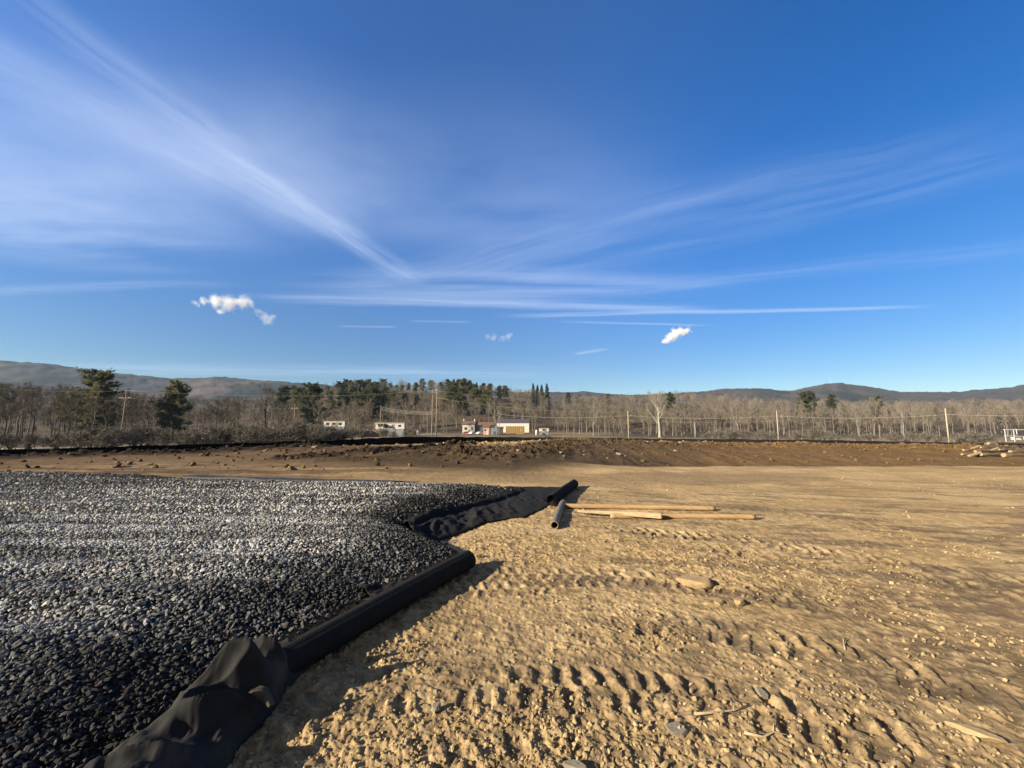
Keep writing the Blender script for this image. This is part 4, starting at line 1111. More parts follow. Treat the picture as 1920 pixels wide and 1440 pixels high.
# cars
def car(px, d, L, m_, label, rz=0.0):
    x, y, z = frame_at(px, d)
    rt = thing('parked_car', label, 'car', (x, y, z), rz)
    prof = [(-.5, .32), (-.49, .62), (-.36, .74), (-.22, .98), (-.05, 1.02), (.12, 1.0), (.26, .78), (.44, .68), (.5, .5), (.49, .32)]
    hw = .85; mb = MB(); n = len(prof)
    zsc = 1.38
    vs = [(p[0]*L, -hw, p[1]*zsc) for p in prof] + [(p[0]*L, hw, p[1]*zsc) for p in prof]
    mb.add(vs, [tuple(range(n)), tuple(reversed(range(n, 2*n)))] + [((i+1) % n, i, n+i, n+(i+1) % n) for i in range(n)]); mb.build('body', m_, rt)
    mb = MB(); w = [(-.30, .78), (-.20, .94), (-.03, .96), (-.03, .78)]; w2 = [(.0, .78), (.0, .96), (.10, .95), (.22, .78)]
    for ww in (w, w2):
        mb.add([(p[0]*L, -hw - .012, p[1]*zsc) for p in ww], [(0,1,2,3)][::1]); mb.add([(p[0]*L, hw + .012, p[1]*zsc) for p in ww], [(3,2,1,0)])
    mb.build('window', m_glass, rt)
    for sx in (-.31, .31):
        for sy in (-1, 1):
            mb = MB(); mb.tube([(sx*L, sy*(hw - .1), .33), (sx*L, sy*(hw + .03), .33)], .33, 14); wo_ = mb.build('wheel', m_tyre, rt)
            mb = MB(); mb.tube([(sx*L, sy*(hw + .031), .33), (sx*L, sy*(hw + .045), .33)], .17, 10); mb.build('rim', m_trim, wo_)
    return rt
car(876, 196, 4.4, m_red, 'dark red car parked in front of the brown-roofed house')
car(885, 193, 4.2, m_carw, 'white car parked beside the red car', rz=1.2)
car(900, 189, 4.6, m_carw, 'white car parked left of the pink garage', rz=1.0)
# small white bits and a debris heap by the trailer
x, y, z = frame_at(783, 190); mb = MB(); mb.box((0, 0, 1.0), (.9, .8, 1.7)); mb.box((0, 0, 1.93), (1.0, .9, .1)); o = mb.build('utility_box', m_trim); o.location = (x, y, z); tag(o, 'small white box standing alone by the road left of the twin poles', 'box')
rg = random.Random(5)
x, y, z = frame_at(696, 158)
for k in range(9):
    mb = MB(); w = rg.uniform(.6, 2.2); mb.box((0, 0, 0), (w, rg.uniform(.3, .9), rg.uniform(.15, .6)), tilt=rg.uniform(-.2, .2)); mb.box((w*.2, .2, .3), (w*.4, .2, .3), rz=.5)
    o = mb.build('scrap_panel', m_trim if k % 3 else m_pink); o.location = (x + rg.uniform(-3.5, 3.5), y + rg.uniform(-1, 1), z + 2.2 + rg.uniform(-.4, .6)); o.rotation_euler = (rg.uniform(-.4, .4), rg.uniform(-.4, .4), rg.uniform(0, 3))
    tag(o, 'pale scrap panel in the debris heap left of the white mobile home', 'scrap', 'scrap panels by the mobile home')
mb = MB(); rg2 = np.random.default_rng(3)
V = V3 * np.array([5.5, 2.2, 2.4]); V = V * (1 + .5 * (fbm(V3[:, 0]*4, V3[:, 1]*4 + V3[:, 2]*3, 4, 88) - .5))[:, None]
o = npmesh('debris_heap', V, F3, mat('rubbish_earth', (.17, .125, .085), var=.4, scale=2), smooth=False); o.location = (x, y + .6, z + .2); tag(o, 'brown heap of earth and rubbish left of the white mobile home', 'heap')

# dirt road behind the fence and on toward the houses
m_road = mat('pale_road', (0.3024, 0.2664, 0.2088), rough=1.0, var=.15, scale=.3, spec=.05)
m_road2 = mat('asphalt_road', (0.1152, 0.108, 0.1044), rough=.9, var=.15, scale=.3, spec=.1)
def ribbon(name, pts, w, m_, lift):
    l_, X, Y = smooth_line(pts, 120)
    dx = np.gradient(X); dy = np.gradient(Y); n_ = np.hypot(dx, dy); ox, oy = -dy/n_*w/2, dx/n_*w/2
    L_ = np.stack([X+ox, Y+oy], 1); R_ = np.stack([X-ox, Y-oy], 1)
    V = []
    for s_ in np.linspace(0, 1, 5): P = L_*(1-s_) + R_*s_; V.append(np.column_stack([P, height(P) + lift]))
    V = np.stack(V, 1).reshape(-1, 3); i, j = np.meshgrid(np.arange(119), np.arange(4), indexing='ij')
    F = np.stack([i*5+j, i*5+j+1, (i+1)*5+j+1, (i+1)*5+j], -1).reshape(-1, 4)[:, ::-1]
    return tag(npmesh(name, V, F, m_), kind='structure')
ribbon('road', [(-130, 74), (-100, 80), (-78, 91), (-62, 106), (-52, 120), (-46, 140), (-46, 175), (-40, 215)], 6, m_road, .06)
ribbon('road', [(-120, 222), (-60, 219), (-20, 216), (20, 214)], 6, m_road2, .09)
# log pile on the right
m_bark = mat('grey_bark', (.085, .062, .045), rough=.95, var=.3, scale=4, stretch=(.5, 5, 5), bump=.5, bscale=12, bdist=.03, var2=((.15, .12, .085), 2.2, .52, .66))
m_cut = mat('fresh_cut_wood', (.36, .275, .155), rough=.9, var=.12, scale=8)
def log(px, py, d, L, r, rz, label, split=False, ry=0.0):
    r *= .82
    u, e = rayslope(px, py); x, y = u*d, d; z = gz_(x, y) + r*.8 + max(0, min(.25, EYE + e*d - gz_(x, y) - r*.8))
    mb = MB(); n = 8; rg = random.Random(int(px*7 + py))
    pts = [(i/n*L, rg.uniform(-.03, .03), rg.uniform(-.02, .02)) for i in range(n+1)]
    mb.tube(pts, [r*(1 - .25*i/n)*rg.uniform(.95, 1.05) for i in range(n+1)], 14)
    o = mb.build('log', m_bark, smooth=True); o.location = (x, y, z); o.rotation_euler = (0, ry, rz)
    tag(o, label, 'log')
    c_ = MB(); c_.tube([(-.006, 0, 0), (-.055, .01, 0)], [r*1.0, r*(.93 if not split else .5)], 14); c_.build('cut_end', m_cut, o)
    if split:
        c2 = MB(); c2.box((-.35, 0, r*.2), (.7, r*1.1, r*.8), tilt=.25); c2.build('splintered_wood', m_cut, o)
log(1839, 852, 19.5, 3.6, .11, .10, 'long log with yellow splintered end at the front left of the log pile', True)
log(1883, 853.5, 19.2, 4.5, .13, .08, 'thick pale log at the front right of the log pile')
log(1838, 843, 22.5, 3.0, .11, .15, 'log with broad bright yellow cut face toward the back of the log pile', True)
log(1872, 843.5, 21.8, 4.0, .10, .18, 'log with a long white split end in the middle of the log pile', True)
log(1807, 844, 22.0, 2.2, .08, .05, 'short thin log at the far left tip of the log pile')
log(1805, 852, 19.8, 1.2, .07, -.1, 'stubby pale log lying loose at the left foot of the log pile')
log(1830, 847.5, 21.0, 2.4, .08, .22, 'thin brown log under the yellow-faced log')
log(1895, 847, 21.0, 4.2, .10, .12, 'grey log lying across the right side of the log pile')
log(1855, 838.5, 24.5, 4.6, .10, .12, 'long grey log along the back of the log pile')
log(1848, 832.5, 26.5, 1.1, .05, -.25, 'thin pale pole tilted up behind the log pile', False, ry=.3)
# metal rack at the right edge
x, y, z = frame_at(1908, 84); m_galv = mat('galvanised_steel', (.55, .56, .57), rough=.45, spec=.5, metal=.3, var=.1)
rk = thing('metal_rack', 'pale metal rack of posts and rails at the right edge behind the logs', 'rack', (x, y, z))
zt = zat(804.5, 84) - z
mb = MB()
for px_ in (-1.0, 1.6, 4.2):
    mb.box((px_, 0, zt/2), (.12, .12, zt)); mb.box((px_, 1.5, zt/2), (.12, .12, zt))
mb.build('post', m_galv, rk)
for f_ in (.97, .62, .30, .08):
    mb = MB(); mb.box((1.6, -.08, zt*f_), (5.6, .05, .12)); mb.box((1.6, 1.58, zt*f_), (5.6, .05, .12)); mb.build('rail', m_galv, rk)
for sx, sz in ((.2, .40), (1.0, .12), (3.0, .40)):
    mb = MB(); mb.box((sx, .7, zt*sz + .35), (1.1, .9, .55)); mb.box((sx, .7, zt*sz + .66), (1.2, 1.0, .07)); o = mb.build('crate', m_trim); o.location = (x, y, z)
    tag(o, {.2: 'white crate on the middle rail of the metal rack', 1.0: 'white crate low in the metal rack', 3.0: 'white crate at the far right of the metal rack'}[sx], 'crate')
# far mast on the hill
u, e = rayslope(1558, 723); d = 2190; mb = MB(); z = gz_(u*d, d); zt = EYE + rayslope(1558, 711)[1]*d
mb.tube([(u*d, d, z - 5), (u*d, d, zt)], [.9, .5], 6); o = mb.build('radio_mast', m_galv); tag(o, 'thin radio mast on the highest hill to the right', 'mast')

# ================================================================ trees
m_bark1 = mat('grey_bark_tree', (0.1514, 0.1263, 0.09812), rough=.95, var=.25, scale=1.2, stretch=(2, 2, .5), spec=.05)
m_bark2 = mat('pale_bark', (0.1952, 0.1778, 0.1499), rough=.9, var=.22, scale=1.0, stretch=(2, 2, .6), spec=.05)
m_bark3 = mat('dark_bark', (0.08625, 0.07125, 0.06), rough=.95, var=.25, scale=1.2, spec=.05)
m_twig = mat('bare_twigs', (.185, .163, .130), rough=1.0, var=.2, scale=.35, spec=.03)
m_twigp = mat('pale_twigs', (.215, .19, .155), rough=1.0, var=.2, scale=.35, spec=.03)
m_twigd = mat('dark_twigs', (.115, .102, .085), rough=1.0, var=.2, scale=.35, spec=.03)
m_shrub = mat('bare_shrub', (.150, .135, .112), rough=1.0, var=.25, scale=.6, spec=.03)
m_need = mat('pine_needles', (.155, .155, .078), rough=.9, var=.35, scale=.5, spec=.1)
m_needd = mat('dark_needles', (.105, .115, .068), rough=.9, var=.3, scale=.5, spec=.1)
m_needy = mat('olive_needles', (.19, .175, .095), rough=.9, var=.3, scale=.5, spec=.1)

def translucent(m_, f=.4):
    t = NT(m_.node_tree); bs = t.n['Principled BSDF']; out = t.n['Material Output']
    tr = t.new('ShaderNodeBsdfTranslucent'); mx = t.new('ShaderNodeMixShader'); mx.inputs[0].default_value = f
    t.l.new(bs.inputs['Base Color'].links[0].from_socket, tr.inputs['Color']); t.l.new(bs.outputs[0], mx.inputs[1]); t.l.new(tr.outputs[0], mx.inputs[2]); t.l.new(mx.outputs[0], out.inputs['Surface'])
for m_ in (m_need, m_needd, m_needy): translucent(m_)

class Tri:
    """fast collector of tubes (3-4 sided) and slivers, triangles only"""
    def __init__(self): self.v = []; self.f = []
    def tube(self, pts, rad, n=3):
        b = len(self.v); P = [np.array(p, float) for p in pts]
        for i, p in enumerate(P):
            t_ = P[min(i+1, len(P)-1)] - P[max(i-1, 0)]; t_ = t_ / (np.linalg.norm(t_) + 1e-9)
            a = np.cross(t_, [0, 0, 1] if abs(t_[2]) < .9 else [1, 0, 0]); a /= np.linalg.norm(a); c_ = np.cross(t_, a)
            for k in range(n):
                an = 2*math.pi*k/n; self.v.append(p + rad[i]*(a*math.cos(an) + c_*math.sin(an)))
        for i in range(len(P)-1):
            for k in range(n):
                q0, q1, q2, q3 = b+i*n+k, b+i*n+(k+1) % n, b+(i+1)*n+(k+1) % n, b+(i+1)*n+k
                self.f += [(q0, q1, q2), (q0, q2, q3)]
    def sliver(self, p, q, w, rg):
        p = np.array(p, float); q = np.array(q, float); d = q - p
        s = np.cross(d, rg.normal(size=3)); s = s / (np.linalg.norm(s) + 1e-9) * w
        b = len(self.v); self.v += [p - s, p + s, q]; self.f.append((b, b+1, b+2))
    def arr(self): return np.array(self.v), np.array(self.f)

def rot_dir(d, ang, rg):
    d = d / np.linalg.norm(d); a = np.cross(d, rg.normal(size=3)); a /= np.linalg.norm(a)
    return d * math.cos(ang) + a * math.sin(ang)

def bare_tree(seed, h, spread, nl, r0, clear=.3, fork=False, dens=1.0, tw=.034, up=.55, limb=1.0):
    rg = np.random.default_rng(seed); T1, T2 = Tri(), Tri()
    lean = rg.normal(0, .03, 2) * h
    tp = [np.array([lean[0]*(k/6)**1.5 + rg.normal(0, .012*h)*(k > 0)*(k < 6)*.6, lean[1]*(k/6)**1.5 + rg.normal(0, .007*h)*(k > 0), h*.9*k/6]) for k in range(7)]
    stems = [tp]
    if fork:
        b0 = tp[2]; k2 = []
        dv = np.array([rg.choice([-1, 1])*.38, rg.normal(0, .2), 1.0])
        for k in range(5): k2.append(b0 + dv*h*.62*k/4*np.array([1 - .12*k, 1, 1]))
        stems.append(k2)
    for si, st_ in enumerate(stems):
        n = len(st_); T1.tube(st_, [r0*(1 if si == 0 else .7)*(1 - .86*k/(n-1)) * (1.35 if k == 0 and si == 0 else 1) for k in range(n)], 6)
        for l in range(int(nl if si == 0 else nl*.6)):
            f = clear + (1-clear)*(.05 + .95*(l + rg.random())/nl/(1 if si == 0 else .6)); f = min(f, .98)
            x = f*(n-1); i = min(int(x), n-2); p = st_[i] + (st_[i+1]-st_[i])*(x-i)
            az = rg.uniform(0, 2*math.pi); el = rg.uniform(up-.25, up+.4) + .35*f
            d = np.array([math.cos(az)*math.cos(el), math.sin(az)*math.cos(el), math.sin(el)])
            prof = math.sin(math.pi*min(1, (f-clear)/(1-clear)*.72 + .26))
            L = spread*(.45 + .65*prof)*rg.uniform(.75, 1.15)
            lp = [p]
            for k in range(3):
                d = d + np.array([0, 0, .16]) + rg.normal(0, .12, 3); d /= np.linalg.norm(d); lp.append(lp[-1] + d*L/3)
            lr = limb*max(.03, r0*.34*(1 - .55*f)); T1.tube(lp, [lr, lr*.75, lr*.5, lr*.22], 4)
            for b in range(int(5*dens) + 1):
                g = rg.uniform(.22, 1.0); x2 = g*3; i2 = min(int(x2), 2); bp = lp[i2] + (lp[i2+1]-lp[i2])*(x2-i2)
                bd = rot_dir(lp[i2+1]-lp[i2], rg.uniform(.4, .95), rg) + np.array([0, 0, .25]); bd /= np.linalg.norm(bd)
                bl = L*.42*rg.uniform(.6, 1.15)*(1.1 - .4*g); mid = bp + bd*bl*.5 + rg.normal(0, .05, 3)*bl; e = bp + bd*bl
                T2.tube([bp, mid, e], [lr*.36, lr*.24, .012], 3)
                for t_ in range(int(6*dens) + 1):
                    g2 = rg.uniform(.15, 1.0); q0 = bp + (e-bp)*g2; td = rot_dir(bd, rg.uniform(.35, 1.0), rg) + np.array([0, 0, .2])
                    tl = bl*rg.uniform(.30, .62); q1 = q0 + td*tl; T2.sliver(q0, q1, tw*rg.uniform(.6, 1.2), rg)
                    for _ in range(2):
                        g3 = rg.uniform(.2, .8); w0 = q0 + (q1-q0)*g3; T2.sliver(w0, w0 + rot_dir(td, rg.uniform(.4, .9), rg)*tl*rg.uniform(.35, .6), tw*.75, rg)
    return T1.arr(), T2.arr()

def tree_proto(name, seed, h, spread, nl, r0, mb_, mt_, **kw):
    (v1, f1), (v2, f2) = bare_tree(seed, h, spread, nl, r0, **kw)
    return (npmesh('trunk', v1, f1, mb_, smooth=True, data_only=True), npmesh('crown', v2, f2, mt_, smooth=False, data_only=True), h)

def shrub_proto(seed, r, h, stems=16, m_=m_shrub, tw=.03):
    rg = np.random.default_rng(seed); A, B = Tri(), Tri()
    for s_ in range(stems):
        az = rg.uniform(0, 6.28); el = rg.uniform(.35, 1.5); d = np.array([math.cos(az)*math.cos(el), math.sin(az)*math.cos(el), math.sin(el)])
        tgt = np.array([d[0]*r, d[1]*r, max(.25, d[2])*h])*rg.uniform(.55, .9); p0 = np.array([rg.normal(0, .12*r), rg.normal(0, .12*r), 0])
        mid = p0*.5 + tgt*.5 + np.array([0, 0, .15*h]); A.tube([p0, mid, tgt], [.07, .05, .02], 3)
        for b in range(8):
            g = rg.uniform(.3, 1); bp = p0*(1-g) + tgt*g + np.array([0, 0, .15*h*4*g*(1-g)*.5]); bd = rot_dir(tgt-p0, rg.uniform(.4, 1.2), rg) + np.array([0, 0, .1]); bl = r*rg.uniform(.25, .5); e = bp + bd*bl
            B.tube([bp, e], [.025, .008], 3)
            for t_ in range(7):
                q0 = bp + (e-bp)*rg.uniform(.2, 1); q1 = q0 + rot_dir(bd, rg.uniform(.4, 1.1), rg)*bl*rg.uniform(.35, .8); B.sliver(q0, q1, tw, rg)
                B.sliver(q0*.5+q1*.5, q0*.5+q1*.5 + rot_dir(q1-q0, .8, rg)*bl*.35, tw*.8, rg)
    return (npmesh('stems', *A.arr(), m_, smooth=False, data_only=True), npmesh('twigs', *B.arr(), m_, smooth=False, data_only=True), h)

def pine_proto(seed, h, rad, kind='pine', m_=m_need, clear=.16, dens=1.0):
    rg = np.random.default_rng(seed); A, B = Tri(), Tri()
    A.tube([(0, 0, 0), (rg.normal(0, .1), 0, h*.5), (0, 0, h*.98)], [h*.018, h*.013, .03], 6)
    nw = int(17 if kind == 'pine' else 24)
    for w in range(nw):
        f = clear + (1-clear)*(w + .4)/nw; z = f*h; g = (f-clear)/(1-clear)
        if kind == 'pine': R_ = rad*math.sin(math.pi*(.26 + .70*g))**.65*rg.uniform(.62, 1.12)
        else: R_ = rad*(1 - g)**.85*rg.uniform(.8, 1.1) + .12
        nb = int((7 if kind == 'pine' else 9))
        for b in range(nb):
            az = rg.uniform(0, 6.28); L = R_*rg.uniform(.6, 1.15); rise = (.02 + .75*g) if kind == 'pine' else (-.25 + .4*g)
            p0 = np.array([0, 0, z + rg.normal(0, .02*h*.5)]); d = np.array([math.cos(az), math.sin(az), rise + rg.normal(0, .08)])
            e = p0 + d*L; A.tube([p0, e], [.05 + .01*L, .015], 3)
            nc = int((12 + 9*L)*dens)
            for c_ in range(nc):
                t_ = rg.uniform(.22, 1.05) ** .8; cp = p0 + d*L*t_ + np.array([rg.normal(0, .16), rg.normal(0, .16), rg.normal(0.10, .16)])*(.5 + .5*L)*.75
                sz = rg.uniform(.28, .58)*(1 if kind == 'pine' else .7)
                for _ in range(4):
                    dv = rot_dir(d + np.array([0, 0, .45]), rg.uniform(.1, 1.2), rg)*sz*1.5; B.sliver(cp, cp + dv, sz*.28, rg)
    return (npmesh('trunk', *A.arr(), m_bark3, smooth=True, data_only=True), npmesh('crown', *B.arr(), m_, smooth=False, data_only=True), h)

def plant(proto, name, label, cat, x, y, hgt, group=None, rz=None, z=None, sink=.1, squash=1.0):
    m1, m2, h = proto
    s = hgt / h
    rt = thing(name, label, cat, (x, y, (gz_(x, y) if z is None else z) - sink), RNG.uniform(0, 6.28) if rz is None else rz, group)
    rt.scale = (s*squash, s*squash, s)
    for me in (m1, m2):
        o = bpy.data.objects.new(me.name.split('.')[0], me); COL.objects.link(o); o.parent = rt
    return rt
RNG = random.Random(99)
BARE = [tree_proto('a', 1, 18, 3.6, 15, .24, m_bark1, m_twig, clear=.34, tw=.036, dens=1.5), tree_proto('b', 2, 18, 3.0, 14, .20, m_bark1, m_twig, clear=.42, up=.75, tw=.036, dens=1.5),
        tree_proto('c', 3, 18, 4.2, 15, .27, m_bark1, m_twig, clear=.28, fork=True, tw=.036, dens=1.4), tree_proto('d', 4, 18, 2.6, 13, .17, m_bark2, m_twigp, clear=.45, up=.8, tw=.034, dens=1.5),
        tree_proto('e', 5, 18, 3.4, 15, .22, m_bark3, m_twigd, clear=.36, tw=.040, dens=1.4), tree_proto('f', 6, 18, 3.2, 14, .20, m_bark2, m_twig, clear=.38, fork=True, up=.7, tw=.034, dens=1.4),
        tree_proto('g', 7, 18, 4.0, 16, .25, m_bark1, m_twigd, clear=.30, tw=.038, dens=1.4), tree_proto('h', 8, 18, 2.4, 12, .15, m_bark1, m_twig, clear=.5, up=.9, tw=.036, dens=1.6)]
m_white_bark = mat('white_bark', (.30, .28, .235), rough=.9, var=.15, scale=1.0, spec=.05)
WHITE = tree_proto('w', 21, 20, 6.2, 13, .55, m_white_bark, m_twigp, clear=.24, fork=True, up=.62, tw=.030, dens=.9, limb=1.5)
WHITE2 = tree_proto('w2', 22, 17, 4.0, 11, .28, m_bark2, m_twigp, clear=.30, fork=True, up=.8, tw=.030, dens=1.0, limb=1.15)
BIGD = tree_proto('k', 23, 20, 6.5, 17, .50, m_bark3, m_twigd, clear=.22, fork=True, up=.6, tw=.036, dens=1.0)
SHR = [shrub_proto(31, 3.0, 4.0), shrub_proto(32, 3.2, 3.6, 18), shrub_proto(33, 2.6, 3.6, 15), shrub_proto(34, 1.6, 1.3, 14, tw=.022)]
PINES = [pine_proto(41, 18, 4.6, dens=.62), pine_proto(42, 16, 3.8, m_=m_need, dens=.62), pine_proto(43, 18, 4.0, m_=m_needd, clear=.2), pine_proto(44, 16, 3.0, 'spruce', m_needd, clear=.05), pine_proto(45, 17, 3.6, m_=m_needy, clear=.3)]

def tree_px(proto, name, label, cat, px, pytop, d, group=None, squash=1.0, rz=None):
    u, e = rayslope(px, 790); x = u*d; z0 = gz_(x, d); u2, e2 = rayslope(px, pytop); h = EYE + e2*d - z0
    return plant(proto, name, label, cat, x, d, h, group, squash=squash, rz=rz)
# --- trees that stand out
tree_px(PINES[0], 'pine_tree', 'large loose olive pine on the far left beside the leaning pole', 'pine tree', 174, 697, 118, squash=1.15)
tree_px(PINES[1], 'pine_tree', 'bushy-topped green pine standing alone between the leaning pole and the bushes', 'pine tree', 326, 720, 128, squash=1.05)
tree_px(PINES[2], 'pine_tree', 'dark spreading evergreen above the smaller white mobile home', 'pine tree', 583, 722, 215, squash=1.25)
tree_px(BIGD, 'bare_tree', 'broad dark bare tree left of the dark spreading evergreen', 'bare tree', 497, 728, 200, squash=1.0)
tree_px(WHITE, 'sycamore_tree', 'big white-barked bare sycamore standing before the wood', 'bare tree', 1236, 737, 150, squash=1.0, rz=.4)
tree_px(WHITE2, 'bare_tree', 'pale bare tree behind the pole in front of the white building', 'bare tree', 929, 745, 262, squash=1.25)
tree_px(WHITE2, 'bare_tree', 'forked pale tree at the wood edge left of the first pale pole', 'bare tree', 1112, 752, 168, rz=2.0)
tree_px(WHITE2, 'bare_tree', 'whitish many-stemmed tree left of the nearest pale pole', 'bare tree', 1693, 750, 150, rz=3.1)
tree_px(WHITE2, 'bare_tree', 'slim pale forked tree right of the broken snag', 'bare tree', 1383, 754, 158, rz=5.0, squash=.85)
tree_px(BARE[2], 'bare_tree', 'thick-trunked grey tree between the second and nearest pale poles', 'bare tree', 1647, 746, 150, squash=1.35)
mb = MB(); x, y, z = frame_at(1303, 152); hh = zat(791, 152) - z; mb.tube([(0, 0, -.2), (.1, 0, hh*.4), (-.05, 0, hh*.8), (.12, 0, hh)], [.42, .34, .30, .12], 8); mb.tube([(-.05, 0, hh*.6), (.7, .1, hh*.75)], [.12, .05], 5)
o = mb.build('snag', m_bark2, smooth=True); o.location = (x, y, z); tag(o, 'broken white tree snag without branches right of the big sycamore', 'dead tree')
# --- evergreens along the crest and in the wood
CREST = [(636, 720, 0), (651, 719, 1), (664, 718, 3), (682, 719, 0), (693, 718, 4), (706, 717, 2), (729, 719, 0), (752, 722, 1), (778, 718, 4), (807, 714, 4), (825, 717, 1), (844, 716, 0), (875, 717, 2), (888, 720, 0), (900, 722, 3), (947, 724, 4), (632, 716, 2), (618, 733, 0), (640, 733, 2), (655, 738, 4), (668, 736, 0), (685, 731, 1), (698, 728, 2), (712, 736, 4), (735, 734, 0), (758, 736, 1), (700, 745, 2), (676, 744, 1), (845, 727, 1), (865, 728, 0), (890, 730, 4), (912, 733, 1), (780, 742, 2), (645, 712, 2), (655, 714, 4), (668, 713, 0), (676, 713, 4), (688, 712, 1), (700, 716, 4), (715, 711, 0), (660, 726, 2), (742, 722, 4), (765, 719, 2), (790, 711, 2), (672, 728, 3), (720, 727, 1),
         (838, 712, 2), (850, 711, 3), (858, 712, 2), (868, 711, 4), (880, 714, 2), (893, 717, 3), (906, 719, 2), (918, 720, 4), (854, 721, 3), (936, 724, 2), (548, 724, 4), (530, 726, 2), (562, 727, 0), (610, 724, 1), (700, 735, 3)]
for px, py, k in CREST:
    tree_px(PINES[k], 'evergreen_tree', 'dark green evergreen rising along the crest of the central wooded hill', 'evergreen', px, py, RNG.uniform(372, 432) if py < 726 else RNG.uniform(300, 350), 'evergreens along the wooded crest', squash=RNG.uniform(1.0, 1.5))
for px, py, la in ((1000, 719, 'left spire of the spruces at the right end of the wooded crest'), (1008, 722, 'small spruce in the middle of the crest spruces'), (1016, 722, 'slim spruce just left of the tallest crest spruce'), (1026, 720, 'dark spruce standing last at the right end of the crest')):
    tree_px(PINES[3], 'spruce_tree', la, 'spruce', px, py, 400)
for px, py, d, la in ((1510, 737, 330, 'left one of the pair of dark green pines above the right wood'), (1524, 736, 330, 'right one of the pair of dark green pines above the right wood'), (1563, 741, 340, 'small dark evergreen right of the pair of pines'), (1066, 737, 420, 'lone small dark evergreen on the low saddle of the hill'),
                      (1141, 739, 430, 'tiny pointed evergreen on the skyline at the dip of the hills'), (1258, 737, 330, 'dark evergreen behind the crown of the big sycamore'), (1650, 744, 340, 'low olive evergreen over the wood on the right')):
    tree_px(PINES[2], 'evergreen_tree', la, 'evergreen', px, py, d, squash=1.1)

# --- the wood: single bare trees at its edge
BLOCK = [(595, 660, 168), (690, 800, 180), (840, 1040, 258)]
def edge_row(n, px0, px1, d0, d1, py0, py1, group, label, kinds, jit=6):
    c_ = 0; tries = 0
    while c_ < n and tries < n*8:
        tries += 1
        px = RNG.uniform(px0, px1); d = d0 + (d1-d0)*RNG.random()**1.2
        if any(a < px < b and d < dm for a, b, dm in BLOCK): d = RNG.uniform(max(d0, 262), 300)
        f = (px-px0)/(px1-px0); py = py0 + (py1-py0)*f + RNG.uniform(-jit, jit)
        u, e = rayslope(px, 790); x = u*d; z0 = gz_(x, d); h = min(EYE + rayslope(px, py)[1]*d - z0, 24)
        if h < 7: continue
        plant(RNG.choice([BARE[k] for k in kinds]), 'bare_tree', label, 'bare tree', x, d, h, group, z=z0, squash=RNG.uniform(.8, 1.15)); c_ += 1
edge_row(52, -60, 250, 100, 190, 722, 738, 'bare trees around the big left pine', 'grey-brown bare tree in the wood around the large olive pine', (0, 1, 4, 6, 2), 10)
edge_row(44, 250, 560, 130, 230, 745, 750, 'bare trees behind the round bushes', 'bare grey tree in the wood behind the row of round bushes', (0, 1, 2, 4, 6, 7), 9)
edge_row(60, 560, 1040, 185, 300, 752, 752, 'bare trees behind the houses', 'bare tree on the slope behind the houses and mobile homes', (0, 1, 2, 3, 5, 6, 7), 10)
edge_row(60, 1040, 1420, 166, 235, 755, 757, 'bare trees behind the sycamore', 'slim bare tree in the wood behind the white sycamore', (1, 3, 5, 7, 0, 2), 8)
edge_row(72, 1400, 2000, 150, 225, 757, 757, 'bare trees in the right wood', 'bare tree in the wood right of the broken snag', (0, 1, 3, 5, 7, 2, 6), 8)

# --- round bushes and brush
for i, (px, py, d) in enumerate([(395, 800, 84), (425, 797, 86), (452, 796, 88), (482, 796, 90), (505, 800, 88), (528, 795, 92), (556, 793, 94), (580, 795, 96), (602, 797, 97), (622, 800, 99), (642, 804, 101), (465, 803, 82), (540, 802, 87), (595, 805, 90),
                                 (345, 806, 82), (310, 808, 80), (280, 800, 86), (255, 797, 84), (220, 806, 78), (185, 800, 80), (150, 808, 76), (200, 812, 72), (375, 808, 78), (110, 812, 78), (60, 815, 76), (20, 812, 78), (-20, 812, 74)]):
    tree_px(SHR[i % 3], 'bare_bush', 'rounded leafless grey bush in the row just beyond the silt fence' if px > 370 else 'loose grey leafless bush beyond the dark left stretch of silt fence', 'bush', px, py - 3, d, 'round bushes in a row' if px > 370 else 'bushes left of the row', squash=1.2)
for i, (px, py, d) in enumerate([(1345, 806, 120), (1372, 803, 124), (1400, 805, 122), (1425, 806, 118), (1440, 810, 116), (1490, 805, 122), (1520, 802, 124), (1545, 806, 122), (1560, 810, 118), (1600, 812, 118), (1625, 812, 116), (1672, 808, 112), (1705, 810, 110), (1735, 811, 108), (1795, 812, 98), (1815, 808, 98), (1835, 810, 97), (1755, 815, 104), (1320, 812, 122)]):
    tree_px(SHR[i % 3], 'bare_bush', 'tangled leafless thicket bush at the foot of the right wood', 'bush', px, py, d, 'thicket bushes below the right wood', squash=1.35)
for i, (px, py, d) in enumerate([(768, 803, 150), (720, 802, 140), (738, 806, 135), (760, 808, 132), (660, 800, 130), (682, 803, 130), (776, 806, 128)]):
    tree_px(SHR[i % 3], 'bare_bush', 'brown leafless brush in front of the long white mobile home', 'bush', px, py, d, 'brush before the mobile home', squash=1.1)
for i in range(46):
    px = RNG.uniform(700, 1800); d = RNG.uniform(58, 118)
    x = rayslope(px, 800)[0]*d
    plant(SHR[3], 'weed_clump', 'knee-high clump of dry brown weeds between the fence and the power line', 'weeds', x, d, RNG.uniform(.7, 1.7), 'dry weed clumps behind the fence', squash=RNG.uniform(.8, 1.3), sink=.0)

